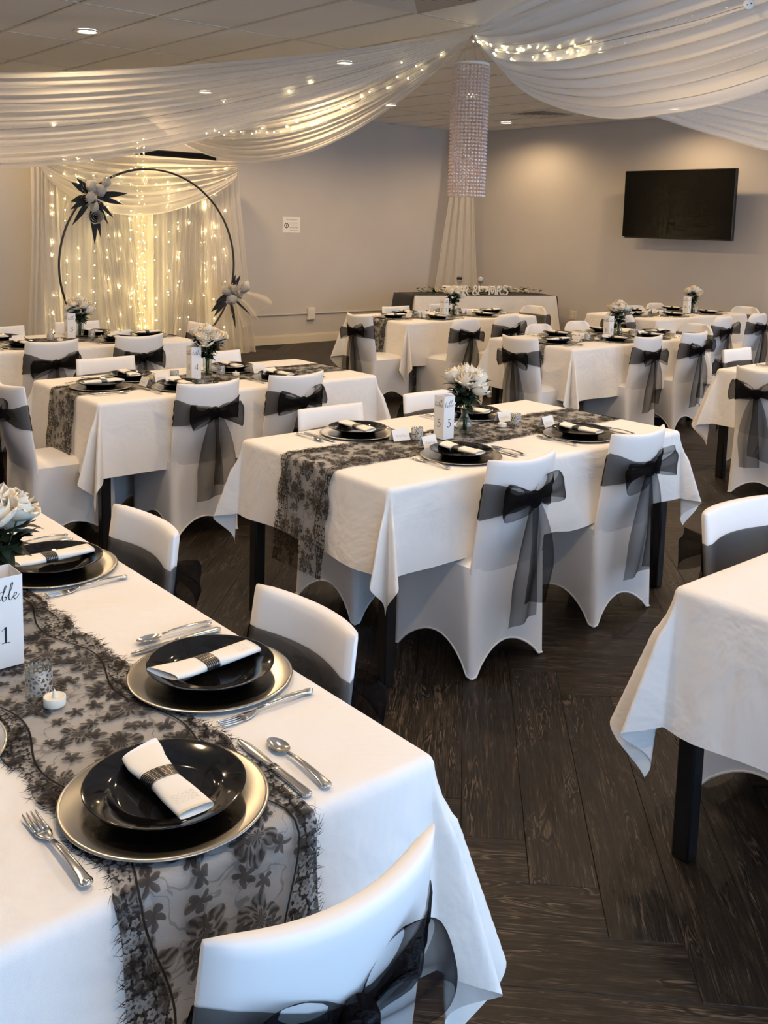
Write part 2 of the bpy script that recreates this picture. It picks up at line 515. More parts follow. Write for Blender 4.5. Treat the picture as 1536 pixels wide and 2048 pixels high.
# floor slab and herringbone planks (45 degrees to the walls)
fl = struct(MB().boxe((X0-0.1, Y0-0.1, -0.06), (XW+0.1, YW+0.1, -0.006)).build('floor', M['joint'], smooth=False))
PW, PN = 0.178, 7
PLN = PW*PN
def plank_mesh(bm, o=(0, 0), ang=0.0, uvo=(0, 0), L_=PLN, W_=PW):
    g, b = 0.0004, 0.0012
    l, w = L_/2-g, W_/2-g
    ca, sa = math.cos(ang), math.sin(ang)
    pts = [(-l, -w, -0.006), (l, -w, -0.006), (l, w, -0.006), (-l, w, -0.006), (-l, -w, -0.0015), (l, -w, -0.0015), (l, w, -0.0015), (-l, w, -0.0015), (-l+b, -w+b, 0), (l-b, -w+b, 0), (l-b, w-b, 0), (-l+b, w-b, 0)]
    fs = [(8, 9, 10, 11)]
    for a in (0, 4):
        for i in range(4):
            j = (i+1) % 4
            fs.append((a+i, a+j, a+4+j, a+4+i))
    bm.add([(o[0]+x*ca-y*sa, o[1]+x*sa+y*ca, z) for x, y, z in pts], fs, [(x+uvo[0], y+uvo[1]) for x, y, z in pts])
pm = MB(); plank_mesh(pm)
pme = pm.mesh('plank', M['plank'], smooth=False)
s2 = math.sqrt(0.5)
eu, ev = Vector((s2, -s2)), Vector((-s2, -s2))
anchor = Vector((1.957, 1.641))-eu*(PN*PW)
def in_view(x, y, z, mrg=120):
    p = Vector((x, y, z-CAM_H)); d = p.dot(_W)
    if d < 0.2: return False
    a, b = CX+FPX*p.dot(_R)/d, CY-FPX*p.dot(_U)/d
    return -mrg < a < 1536+mrg and -mrg < b < 2048+mrg
cells = []
for k in range(-90, 91):
    for j in range(-8, 9):
        for kind in (0, 1):
            u = k+2*PN*j; v = k
            if kind == 0: cu_, cv_ = u+PN/2, v+0.5
            else: cu_, cv_ = u+PN+0.5, v+1-PN/2
            c = anchor+eu*(cu_*PW)+ev*(cv_*PW)
            if X0+0.1 < c.x < XW-0.1 and Y0+0.1 < c.y < YW-0.1:
                d = eu if kind == 0 else ev
                ends = [c-d*PLN*0.45, c, c+d*PLN*0.45]
                vis = any(in_view(e.x, e.y, 0, 10) for e in ends)
                cells.append((0 if vis else 1, c.length, c, math.atan2(d.y, d.x)))
cells.sort(key=lambda q: (q[0], q[1]))
rest = MB()
for i, (vis, dist, c, a) in enumerate(cells):
    if vis == 0 and i < 290:
        o = bpy.data.objects.new('plank', pme); COL.objects.link(o)
        o.parent = fl; o.location = (c.x, c.y, 0); o.rotation_euler = (0, 0, a)
    else:
        plank_mesh(rest, (c.x, c.y), a, (rnd.random()*40, rnd.random()*40))
rest.build('far_planks', M['plank'], fl, smooth=False, kind='stuff')

# walls
struct(MB().boxe((X0, YW, 0), (XW+0.15, YW+0.15, ZC+0.1)).build('wall_left', M['wall'], smooth=False))
struct(MB().boxe((XW, Y0, 0), (XW+0.15, YW, ZC+0.1)).build('wall_right', M['wall'], smooth=False))
struct(MB().boxe((X0-0.15, Y0-0.15, 0), (X0, YW+0.15, ZC+0.1)).build('wall_rear', M['wall'], smooth=False))
WIN = [(-1.0, 1.75), (1.9, 4.8), (4.95, 7.85), (8.0, 10.9)]
ws = MB()
wz0, wz1 = 0.12, 2.92
ws.boxe((X0, Y0-0.15, 0), (XW+0.15, Y0, wz0)); ws.boxe((X0, Y0-0.15, wz1), (XW+0.15, Y0, ZC+0.1))
xs = [X0]+[q for w_ in WIN for q in w_]+[XW+0.15]
for i in range(0, len(xs), 2):
    ws.boxe((xs[i], Y0-0.15, wz0), (xs[i+1], Y0, wz1))
struct(ws.build('wall_window_side', M['wall'], smooth=False))
for i, (a, b) in enumerate(WIN):
    f = MB()
    for (p, q) in (((a, wz0), (a+0.06, wz1)), ((b-0.06, wz0), (b, wz1)), ((a, wz0), (b, wz0+0.06)), ((a, wz1-0.06), (b, wz1)), (((a+b)/2-0.03, wz0), ((a+b)/2+0.03, wz1))):
        f.boxe((p[0], Y0-0.11, p[1]), (q[0], Y0-0.04, q[1]))
    w_ = struct(f.build('window_%d' % (i+1), M['black_metal'], smooth=False))
    for k in range(2):
        c0 = a+0.06 if k == 0 else (a+b)/2+0.03
        c1 = (a+b)/2-0.03 if k == 0 else b-0.06
        MB().boxe((c0, Y0-0.078, wz0+0.06), (c1, Y0-0.072, wz1-0.06)).build('pane', M['pane'], w_, smooth=False)
    ld = bpy.data.lights.new('window_portal', 'AREA'); ld.shape = 'RECTANGLE'; ld.size = b-a; ld.size_y = wz1-wz0
    ld.cycles.is_portal = True
    lo = bpy.data.objects.new('window_portal', ld); COL.objects.link(lo)
    lo.location = ((a+b)/2, Y0-0.13, (wz0+wz1)/2); lo.rotation_euler = (PI/2, 0, 0)
# baseboards
def baseboard(name, a, b):
    o = struct(MB().boxe(a, b).build(name, M['trim'], smooth=False))
    return o
bb = MB(); bb.boxe((X0, YW-0.016, 0), (XW, YW, 0.105)); bb.boxe((X0, YW-0.010, 0.105), (XW, YW, 0.125))
struct(bb.build('baseboard_left', M['trim'], smooth=False))
bb = MB(); bb.boxe((XW-0.016, Y0, 0), (XW, YW-0.016, 0.105)); bb.boxe((XW-0.010, Y0, 0.105), (XW, YW-0.016, 0.125))
struct(bb.build('baseboard_right', M['trim'], smooth=False))

# ceiling: lay-in tiles on a bar grid
ce = struct(MB().boxe((X0-0.15, Y0-0.15, ZC+0.03), (XW+0.15, YW+0.15, ZC+0.12)).build('ceiling', M['tile'], smooth=False))
TX, TY = 0.60, 1.48
xl, yl = [], []
x = 4.72
while x > X0: x -= TX
while x < XW+TX: xl.append(x); x += TX
y = 5.28
while y > Y0: y -= TY
while y < YW+TY: yl.append(y); y += TY
g = MB()
for x in xl[1:-1]: g.boxe((x-0.012, Y0, ZC-0.006), (x+0.012, YW, ZC+0.004))
for y in yl[1:-1]: g.boxe((X0, y-0.012, ZC-0.005), (XW, y+0.012, ZC+0.004))
# short bars around the square diffuser
g.boxe((4.12, 4.68-0.012, ZC-0.005), (4.72, 4.68+0.012, ZC+0.004))
g.build('ceiling_grid', M['tbar'], ce, smooth=False)
tmesh = {}
def tile(x0, x1, y0, y1):
    x0, x1, y0, y1 = max(x0, X0), min(x1, XW), max(y0, Y0), min(y1, YW)
    if x1-x0 < 0.05 or y1-y0 < 0.05: return
    k = (round(x1-x0, 3), round(y1-y0, 3))
    if k not in tmesh:
        a, b = k[0]/2-0.011, k[1]/2-0.011
        mb = MB(); mb.add([(-a, -b, 0.008), (a, -b, 0.008), (a, b, 0.008), (-a, b, 0.008), (-a+0.012, -b+0.012, 0), (a-0.012, -b+0.012, 0), (a-0.012, b-0.012, 0), (-a+0.012, b-0.012, 0), (-a, -b, 0.02), (a, -b, 0.02), (a, b, 0.02), (-a, b, 0.02)],
                          [(7, 6, 5, 4), (0, 4, 5, 1), (1, 5, 6, 2), (2, 6, 7, 3), (3, 7, 4, 0), (8, 9, 10, 11), (0, 1, 9, 8), (1, 2, 10, 9), (2, 3, 11, 10), (3, 0, 8, 11)])
        tmesh[k] = mb.mesh('ceiling_tile', M['tile'], smooth=False)
    o = bpy.data.objects.new('ceiling_tile', tmesh[k]); COL.objects.link(o)
    o.parent = ce; o.location = ((x0+x1)/2, (y0+y1)/2, ZC-0.001)
for i in range(len(xl)-1):
    for j in range(len(yl)-1):
        if abs((xl[i]+xl[i+1])/2-4.42) < 0.05 and abs((yl[j]+yl[j+1])/2-4.54) < 0.1:
            tile(xl[i], xl[i+1], yl[j], 4.68)
            continue
        tile(xl[i], xl[i+1], yl[j], yl[j+1])
# supply air diffusers
def diffuser(x, y, label):
    t = thing('ceiling_vent', label, 'vent', (x, y, ZC), 0, 'square ceiling vents')
    MB().boxe((-0.285, -0.285, 0.012), (0.285, 0.285, 0.018)).build('backing', M['vent_dark'], t, smooth=False)
    for i, r in enumerate((0.285, 0.225, 0.165, 0.105, 0.05)):
        mb = MB(); w = 0.042 if i else 0.03
        for a in range(4):
            ca, sa = math.cos(a*PI/2), math.sin(a*PI/2)
            q = [(-r, -r, -0.014), (r, -r, -0.014), (r-w, -r+w, 0.008), (-r+w, -r+w, 0.008)]
            mb.add([(p[0]*ca-p[1]*sa, p[0]*sa+p[1]*ca, p[2]) for p in q], [(0, 1, 2, 3)])
        mb.build('louver', M['vent'], t, smooth=False)
diffuser(4.42, 4.98, 'square four-way air vent in the ceiling at the top edge')
diffuser(9.9, 8.62, 'square air vent in the ceiling near the television wall')

# recessed can lights with their lamps
can = thing('recessed_light', 'x', 'light', (0, 0, ZC-0.014), 0, 'recessed ceiling lights')
MB().lathe([(0.070, 0.012), (0.074, -0.004), (0.098, -0.007), (0.104, -0.003), (0.104, 0.002)], 32).build('trim_ring', M['plastic'], can)
MB().lathe([(0.0001, 0.006), (0.04, 0.004), (0.071, 0.006)], 28).build('lens', M['lens'], can)
canp = Proto(can)
CANS = [(3.37, 7.68, 'round recessed ceiling light shining at the upper left'),
        (10.34, 9.64, 'round recessed ceiling light beside the chandelier near the wall corner'),
        (5.67, 7.32, 'recessed ceiling light glowing through the left ceiling swag'),
        (5.89, 10.20, 'recessed ceiling light above the curtain backdrop')]
HID = 'recessed ceiling light hidden from view behind the draped fabric or outside the frame'
for q in ((10.34, 6.94), (10.34, 4.5), (10.34, 2.2), (8.0, 9.4), (8.0, 8.0), (8.0, 4.25), (8.0, 2.2), (8.0, 0.2), (5.67, 2.6), (5.67, 0.2), (3.37, 5.3), (3.37, 2.9), (3.37, 0.5), (1.05, 10.0), (1.05, 7.7), (1.05, 5.3), (1.05, 2.9), (1.05, 0.5), (3.37, 10.1)):
    CANS.append((q[0], q[1], HID))
ld = bpy.data.lights.new('can_lamp', 'SPOT')
ld.energy = CAN_WATT; ld.color = CAN_RGB; ld.spot_size = math.radians(166); ld.spot_blend = 0.6; ld.shadow_soft_size = 0.06
ld2 = ld.copy(); ld2.energy = CAN_WATT*0.62      # weaker lamps close to the television wall
for x, y, lb in CANS:
    c = canp.put((x, y, ZC-0.014), 0, lb)
    lo = bpy.data.objects.new('can_lamp', ld if x < 10 else ld2); COL.objects.link(lo)
    lo.parent = c; lo.location = (0, 0, -0.02)

# ================================================================ CHAIRS
def back_fn(kind):
    ztop = 0.848 if kind == 'square' else 0.825
    def half(z):
        w = lerp(0.196, 0.183, (z-0.40)/(ztop-0.40))
        if kind == 'round':
            w = lerp(0.200, 0.192, (z-0.40)/(ztop-0.40))
            q = (z-(ztop-0.11))/0.11
            if q > 0: w -= 0.105*(1-math.sqrt(max(0, 1-min(q, 1)**2)))
        return w
    def lean(z): return -0.055*max(0, (z-0.42)/0.42)
    def bow(xn, z):
        k = min(1, max(0, (z-0.42)/0.15))
        return -0.048*(1-xn*xn)*k
    return ztop, half, lean, bow
def section(kind, z, off=0.0, n=12, th=0.020):
    """closed cross-section of the covered back at height z"""
    ztop, half, lean, bow = back_fn(kind)
    w = half(z)
    out = []
    rear, front = [], []
    for i in range(n+1):
        xn = -1+2*i/n
        e = (1-abs(xn)**8)**0.5 if abs(xn) < 1 else 0
        rear.append((xn*(w+off), lean(z)+bow(xn, z)-(th+off)*max(e, 0.25)))
        front.append((xn*(w+off), lean(z)+bow(xn, z)+(th+off)*max(e, 0.25)))
    return rear+front[::-1]
def make_chair(name, label, kind, var):
    r = random.Random(var*13+5)
    t = thing(name, label, 'chair')
    ztop, half, lean, bow = back_fn(kind)
    # backrest: closed tube with rounded top
    zs = [0.40+0.05*i for i in range(8)]+[ztop-0.045, ztop-0.022, ztop-0.010, ztop-0.003]
    if kind == 'round': zs = [0.40+0.05*i for i in range(7)]+[ztop-0.105, ztop-0.085, ztop-0.062, ztop-0.042, ztop-0.024, ztop-0.010, ztop-0.002]
    zs = sorted(z for z in zs)
    mb = MB(); n = 12; rings = []
    for z in zs:
        d = ztop-z
        th = 0.020 if d > 0.02 else 0.020*math.sqrt(max(0.03, 1-(1-d/0.02)**2))
        ring = section(kind, z, 0, n, th)
        dip = 0.010 if kind == 'square' else 0
        rings.append([(x, y, z-(dip*(1-(x/half(z))**2) if d < 0.1 else 0)) for x, y in ring])
    k = len(rings[0])
    vs = [p for rg in rings for p in rg]
    fs = []
    for i in range(len(rings)-1):
        for j in range(k):
            fs.append((i*k+j, i*k+(j+1) % k, (i+1)*k+(j+1) % k, (i+1)*k+j))
    b = (len(rings)-1)*k
    for j in range(n):
        fs.append((b+j, b+j+1, b+k-2-j, b+k-1-j))
    mb.add(vs, fs)
    mb.build('backrest', M['cover'], t)
    # skirt to the floor, stretched between four feet
    zc = 0.425
    top = [(-0.196, -0.020), (0.196, -0.020), (0.208, 0.405), (-0.208, 0.405)]
    bot = [(-0.205, -0.035), (0.205, -0.035), (0.212, 0.415), (-0.212, 0.415)]
    NS, NR = 14, 9
    def sk(u, v):
        q = u*4; s_ = int(q) % 4; f = q-int(q)
        a, b2 = top[s_], top[(s_+1) % 4]; c, d = bot[s_], bot[(s_+1) % 4]
        # round the vertical edges a little
        px = lerp(lerp(a[0], b2[0], f), lerp(c[0], d[0], f), v)
        py = lerp(lerp(a[1], b2[1], f), lerp(c[1], d[1], f), v)
        arch = (0.115 if s_ != 0 else 0.10)*math.sin(PI*min(max((f-0.07)/0.86, 0), 1))**0.75
        pin = 0.030*math.sin(PI*f)*v*v
        nx, ny = ((0, 1), (-1, 0), (0, -1), (1, 0))[s_]
        z = lerp(zc, arch+0.002, v)
        cx, cy = 0, 0.19
        e = 4*f*(1-f)
        k_ = 1-0.03*(1-min(1, e*4))
        return (cx+(px-cx)*k_+nx*pin, cy+(py-cy)*k_+ny*pin, z)
    MB().grid(sk, NS*4, NR, cu=True).build('skirt', M['cover'], t)
    hem = MB()
    pts = [sk(i/(NS*4), 1.0) for i in range(NS*4)]+[sk(0, 1.0)]
    hem.tube([(p[0], p[1], p[2]+0.004) for p in pts], 0.0045, 5, cap=False)
    hem.build('hem', M['cover'], t)
    def seat(u, v):
        x = (u*2-1); w = lerp(0.196, 0.209, v)
        e = max(0, 1-abs(x)**5)*max(0, 1-abs(2*v-1)**6)
        return (x*w, lerp(-0.005, 0.408, v), zc-0.002+0.030*e)
    MB().grid(seat, 15, 15).build('seat', M['cover'], t)
    # organza sash: band round the back, knot, two loops, two tails
    zc2 = 0.686 if kind == 'square' else 0.668
    def band(u, v):
        kk = len(sec0)
        rear = u < 0.5
        xn = abs(u*4-1) if rear else abs((u-0.5)*4-1)
        hh = lerp(0.018, 0.072, min(1, xn)**1.0) if rear else 0.066
        z = zc2+hh*(v*2-1)+ (0.006*math.sin(9*u*PI+var) if rear else 0.0)
        i = u*kk
        rg = section(kind, min(z, ztop-0.03), 0.005+0.0025*math.sin(v*17+var), n)
        a, b2 = rg[int(i) % kk], rg[(int(i)+1) % kk]
        f = i-int(i)
        return (lerp(a[0], b2[0], f), lerp(a[1], b2[1], f)-(0.012*(1-min(1, xn*3)) if rear else 0), z)
    sec0 = section(kind, zc2, 0.005, n)
    sash = MB().grid(band, 2*(n+1), 7, cu=True).build('sash', M['organza'], t)
    yk = lean(zc2)-0.048-0.040
    MB().sph((0, yk, zc2), (0.030, 0.024, 0.034), 10, 7).build('knot', M['organza'], sash)
    for sd in (-1, 1):
        ang = math.radians(r.uniform(2, 26) if sd > 0 else r.uniform(-6, 20))
        ln = r.uniform(0.155, 0.195); ht = r.uniform(0.055, 0.078); ph = r.uniform(0, 6)
        droop = r.uniform(0.0, 0.03)
        def loop(u, v):
            q = v*2-1; rr = math.sin(PI*u)**0.65
            side = math.cos(PI*u)
            wdt = lerp(0.016, ht, rr**0.85)*(1+0.06*math.sin(3*u+ph))
            x = ln*rr*(1-0.10*q*q)
            z = q*wdt+0.012*math.sin(4*q+ph)*rr
            y = yk-0.006-side*(0.008+0.030*math.sin(PI*rr*0.75))*(1+0.25*math.sin(5*q+ph))-0.010*rr
            ca, sa = math.cos(ang), math.sin(ang)
            return (sd*(x*ca-z*sa*0.8), y, zc2+x*sa+z*ca-droop*rr*rr)
        MB().grid(loop, 22, 11).build('bow_loop', M['organza'], sash)
    for sd in (-1, 1):
        ln = r.uniform(0.40, 0.47) if sd < 0 else r.uniform(0.34, 0.45)
        dx = r.uniform(0.02, 0.06)*sd; ph = r.uniform(0, 6); wd_ = r.uniform(0.115, 0.15)
        def tail(u, v):
            s_ = u; w = lerp(0.018, wd_/2*1.15, min(1, s_*1.6)**0.7)
            q = v*2-1
            x = dx*min(1, s_*1.5)+sd*0.006+q*w+0.010*math.sin(5*s_+ph)
            y = yk-0.006+0.016*s_+0.011*math.sin(4.2*q+ph+2.5*s_)*min(1, s_*2)-0.010*math.sin(PI*s_)
            z = zc2-0.01-ln*s_-0.012*q*sd*s_
            return (x, y, z)
        MB().grid(tail, 16, 10).build('tail', M['organza'], sash)
    return t
protos = {}
def chair(x, y, face, label, kind='square', var=0, group='white covered chairs with black organza sashes', tw=0.0):
    """x, y: middle of the top of the back; face: direction the sitter looks"""
    k = (kind, var)
    if k not in protos:
        protos[k] = Proto(make_chair('banquet_chair', label, kind, var))
    rz = {'+Y': 0, '-Y': PI, '+X': -PI/2, '-X': PI/2}[face] if isinstance(face, str) else face
    rz += tw
    off = 0.07
    fx, fy = -math.sin(rz), math.cos(rz)
    return protos[k].put((x+fx*off, y+fy*off, 0), rz, label, group)
chair(0.714, 0.905, '+Y', 'nearest white covered chair, at the bottom edge, with a big black bow', var=0)
chair(1.218, 1.66, '-X', 'white covered chair at the side of table 1, nearer of two', var=1)
chair(1.235, 2.45, '-X', 'white covered chair at the side of table 1, farther of two', var=2)
chair(2.722, 2.37, '+Y', 'white covered chair with black bow at near side of table 5, left one', var=0)
chair(3.487, 2.40, '+Y', 'white covered chair with black bow at near side of table 5, right one', var=1)
chair(2.695, 3.545, '-Y', 'white covered chair on the far side of table 5, left one', var=2)
chair(3.37, 3.60, '-Y', 'white covered chair on the far side of table 5, behind the roses', var=0)
chair(2.77, 1.555, '-Y', 'white covered chair behind the unnumbered table at the right edge', var=1)
chair(2.59, 4.43, '+Y', 'white covered chair with hanging bow, near side of table 4, left one', var=2)
chair(3.15, 4.43, '+Y', 'white covered chair with bow, near side of table 4, right one', var=0)
chair(2.51, 5.53, '-Y', 'white covered chair on the far side of table 4, left one', var=1)
chair(3.22, 5.46, '-Y', 'white covered chair on the far side of table 4, beside the roses', var=2)
chair(1.72, 4.93, '+X', 'white covered chair at the end of table 4, cut by the left edge', var=0)
chair(2.565, 6.46, '+Y', 'white covered chair with bow, near side of table 3, left one', var=1)
chair(3.22, 6.49, '+Y', 'white covered chair with bow, near side of table 3, right one', var=2)
chair(2.55, 7.46, '-Y', 'white covered chair at far side of table 3, cut by the left edge', var=0)
chair(3.20, 7.57, '-Y', 'white covered chair at far side of table 3, beside its number', var=1)
chair(4.02, 7.02, '-X', 'white covered chair at the right end of table 3, behind roses', var=2)
chair(5.72, 7.10, '+X', 'white covered chair with trailing bow at the left end of table 7', var=1)
chair(6.655, 7.66, '-Y', 'white covered chair on the far side of table 7, left one', var=0)
chair(7.38, 7.74, '-Y', 'white covered chair on the far side of table 7, behind its number', var=1)
chair(6.55, 6.49, '+Y', 'round backed white covered chair with bow, near side of table 7, left one', 'round', 3)
chair(7.24, 6.60, '+Y', 'round backed white covered chair with bow, near side of table 7, right one', 'round', 4)
chair(8.37, 7.25, '-X', 'round backed white covered chair at the right end of table 7', 'round', 3)
chair(5.70, 5.09, '+X', 'white covered chair with trailing bow at the left end of table 8', var=2)
chair(6.75, 4.62, '+Y', 'white covered chair with bow, near side of table 8, left one', var=2)
chair(7.40, 4.61, '+Y', 'white covered chair with bow, near side of table 8, right one', var=0)
chair(6.77, 5.83, '-Y', 'round backed white covered chair on the far side of table 8, left one', 'round', 4)
chair(7.34, 5.85, '-Y', 'round backed white covered chair on the far side of table 8, right one', 'round', 3)
chair(8.27, 5.15, '-X', 'wide round backed white covered chair at the right end of table 8', 'round', 4)
chair(6.60, 3.78, '-Y', 'white covered chair behind the table with the black leg at right edge', var=1)
chair(5.75, 3.10, '+X', 'white covered chair with bow and long tails, cut by the right edge', var=0)
chair(8.66, 6.34, '+X', 'round backed chair with dark sash, left end, table below the television', 'round', 3)
chair(9.32, 5.48, '+Y', 'round backed white covered chair with bow, near left, table below the television', 'round', 4)
chair(10.05, 5.50, '+Y', 'round backed white covered chair with bow, near right, table below the television', 'round', 3)
chair(9.55, 6.78, '-Y', 'round backed white covered chair half hidden by roses, table below the television', 'round', 4)
chair(10.15, 6.92, '-Y', 'round backed white covered chair far side, table below the television', 'round', 3)
chair(10.83, 6.10, '-X', 'round backed white covered chair at the right end, table below the television', 'round', 4)
chair(9.80, 10.02, PI-0.35, 'white covered chair behind the head table, left one', var=2)
chair(10.30, 9.80, PI-0.35, 'white covered chair behind the head table, right one', var=1)

# ================================================================ TABLES, CLOTHS, RUNNERS
TZ = 0.760                      # top of the cloth
def bend(e, r, tilt):
    """arc length e past the start of a rounded edge -> (outward, drop)"""
    th = PI/2-tilt
    if e <= 0: return (e, 0.0)
    if e < r*th:
        a = e/r
        return (r*math.sin(a), r*(1-math.cos(a)))
    q = e-r*th
    return (r*math.sin(th)+q*math.sin(tilt), r*(1-math.cos(th))+q*math.cos(tilt))
def samples(h, o, r, nin, nout):
    a = [-(h-r)+2*(h-r)*i/nin for i in range(nin+1)]
    e = [r*0.4, r*0.8, r*1.2, r*1.6]+[r*1.6+(o+r-r*1.6)*(i+1)/nout for i in range(nout)]
    return [-(h-r)-q for q in e[::-1]]+a+[(h-r)+q for q in e]
def tablecloth(cx, cy, hx, hy, over, seed, label, tilt=0.07, fold=0.30):
    r = 0.022; R_ = random.Random(seed)
    sx, sy = samples(hx, over, r, 30, 26), samples(hy, over, r, 20, 26)
    ph = [R_.uniform(0, 6) for _ in range(12)]
    vs = []
    for s_ in sx:
        for t in sy:
            ex, ey = max(abs(s_)-(hx-r), 0), max(abs(t)-(hy-r), 0)
            gx, gy = (1 if s_ > 0 else -1), (1 if t > 0 else -1)
            if ex == 0 and ey == 0:
                vs.append((s_, t, TZ+0.0012*math.sin(5*s_+ph[0])*math.sin(7*t+ph[1])))
                continue
            if ex > 0 and ey > 0:
                rho, phi = math.hypot(ex, ey), math.atan2(ey, ex)
                q = gx*1+gy*2+3
                sk = 0.10*math.sin(ph[q % 12])
                p2 = min(max(phi+sk*math.sin(2*phi), 0), PI/2)
                f = math.sin(4*p2)**2
                w = min(1, max(0, (rho-0.03)/0.12))
                k = fold*f*w
                o, d = bend(rho, r, tilt)
                o2 = o+k*rho*0.9; d2 = d*math.sqrt(max(0.2, 1-k*k*0.8))
                pa = PI/4+(phi-PI/4)*lerp(1.0, 0.85, w)
                vs.append((gx*(hx-r+o2*math.cos(pa)), gy*(hy-r+o2*math.sin(pa)), TZ-d2))
                continue
            if ex > 0:
                o, d = bend(ex, r, tilt); al = t; c = (hy-r); n_ = 1-abs(t)/c
            else:
                o, d = bend(ey, r, tilt); al = s_; c = (hx-r); n_ = 1-abs(s_)/c
            q = (d/over)
            amp = min(1, n_*6)
            wv = (0.014*math.sin(6.1*al+ph[2+gx])+0.008*math.sin(15*al+ph[5+gy]))*q*q*amp
            o += wv
            if ex > 0: vs.append((gx*(hx-r+o), t, TZ-d))
            else: vs.append((s_, gy*(hy-r+o), TZ-d))
    ny = len(sy); fs = []
    for i in range(len(sx)-1):
        for j in range(ny-1):
            fs.append((i*ny+j, (i+1)*ny+j, (i+1)*ny+j+1, i*ny+j+1))
    ob = MB().add(vs, fs).build('tablecloth', M['cloth'])
    ob.location = (cx, cy, 0)
    return tag(ob, label, 'tablecloth', 'white tablecloths')
def runner(cx, cy, half, over, rz, seed, label, hw=0.158, over2=None, hairs=260):
    """lace strip along local x, hanging over both ends"""
    t = thing('lace_runner', label, 'table runner', (cx, cy, 0), rz, 'black lace runners')
    r = 0.026; R_ = random.Random(seed); ph = R_.uniform(0, 6)
    over2 = over if over2 is None else over2
    tot0, tot1 = -(half-0.022)-over2, (half-0.022)+over
    nu, nv = 120, 13
    def pos(s_, w):
        e = max(abs(s_)-(half-0.022), 0); g_ = 1 if s_ > 0 else -1
        if e == 0: return (s_, w+0.006*math.sin(3*s_+ph), TZ+0.004+0.0010*math.sin(22*s_+9*w+ph))
        o, d = bend(e, r, 0.10)
        return (g_*(half-0.022+o+0.006+0.006*math.sin(14*w+ph)*d), w*(1-0.06*d), TZ+0.004-d)
    def edge(s_): return hw+0.010*abs(math.sin(s_*19+ph))+0.004*math.sin(s_*47)
    def fn(u, v):
        s_ = lerp(tot0, tot1, u); return pos(s_, (v*2-1)*edge(s_))
    def uvf(u, v):
        s_ = lerp(tot0, tot1, u); return ((v*2-1)*edge(s_), s_+seed*0.37)
    MB().grid(fn, nu, nv, uvf=uvf).build('lace', M['lace'], t)
    hb = MB()
    for i in range(hairs):
        s_ = R_.uniform(tot0, tot1); sd = R_.choice((-1, 1))
        w = edge(s_)*sd
        a = Vector(pos(s_, w)); ds = R_.uniform(-0.02, 0.02); ln = R_.uniform(0.007, 0.019)
        b = Vector(pos(s_+ds, w+sd*ln)); mdl = (a+Vector(pos(s_+ds*0.3, w+sd*ln*0.6)))/2
        d = Vector((0.0004, 0, 0.0003))
        a.z += 0.0006; b.z += 0.0015
        hb.add([a-d, a+d, mdl+d, b, mdl-d], [(0, 1, 2, 4), (4, 2, 3)])
    for g_ in (0, 1):
        s_ = tot0 if g_ == 0 else tot1
        for i in range(30):
            w = R_.uniform(-hw, hw); a = Vector(pos(s_, w)); b = a+Vector((R_.uniform(-.004, .004), R_.uniform(-.008, .008), -R_.uniform(.01, .025)))
            d = Vector((0, 0.0006, 0)); hb.add([a-d, a+d, b], [(0, 1, 2)])
    hb.build('eyelash_fringe', M['lash'], t, smooth=False, kind='stuff')
    return t
def table(cx, cy, hx, hy, label):
    t = thing('banquet_table', label, 'table', (cx, cy, 0), 0, 'black legged banquet tables')
    MB().bbox((-hx+0.012, -hy+0.012, 0.718), (hx-0.012, hy-0.012, 0.752), 0.006).build('tabletop', M['black_metal'], t, smooth=False)
    ap = MB()
    for (a, b) in (((-hx+.06, -hy+.05), (hx-.06, -hy+.075)), ((-hx+.06, hy-.075), (hx-.06, hy-.05)), ((-hx+.05, -hy+.06), (-hx+.075, hy-.06)), ((hx-.075, -hy+.06), (hx-.05, hy-.06))):
        ap.boxe((a[0], a[1], 0.66), (b[0], b[1], 0.717))
    ap.build('apron', M['black_metal'], t, smooth=False)
    for sx in (-1, 1):
        for sy in (-1, 1):
            x, y = sx*(hx-0.052), sy*(hy-0.052)
            MB().bbox((x-0.026, y-0.026, 0.0), (x+0.026, y+0.026, 0.716), 0.006).build('leg', M['black_metal'], t, smooth='auto')
    return t
TABLES = {
 # name: x0, x1, y0, y1, overhang, long axis
 '1': (0.18, 1.134, 1.152, 2.98, 0.38, 'y'), '5': (2.19, 3.99, 2.525, 3.497, 0.31, 'x'),
 '4': (2.03, 3.84, 4.56, 5.43, 0.37, 'x'), '3': (1.95, 3.77, 6.64, 7.50, 0.33, 'x'),
 '7': (6.13, 7.97, 6.87, 7.82, 0.40, 'x'), '8': (5.98, 7.80, 4.78, 5.68, 0.40, 'x'),
 '9': (8.80, 10.60, 5.95, 6.88, 0.33, 'x'), '6': (6.05, 7.87, 2.65, 3.60, 0.37, 'x'),
 '2': (2.19, 4.00, 0.42, 1.385, 0.37, 'x')}
TN = {'6': 'the part-hidden table at right edge', '2': 'the bare unnumbered table at the lower right'}
for n_ in '134578': TN[n_] = 'the table numbered '+n_
TN['9'] = 'the table below the television'
for i, (k, (x0, x1, y0, y1, ov, ax)) in enumerate(TABLES.items()):
    c = ((x0+x1)/2, (y0+y1)/2)
    table(c[0], c[1], (x1-x0)/2-0.004, (y1-y0)/2-0.004, 'black legged table under the cloth of '+TN[k])
    tablecloth(c[0], c[1], (x1-x0)/2, (y1-y0)/2, ov, 11+i, 'white tablecloth draped over '+TN[k])
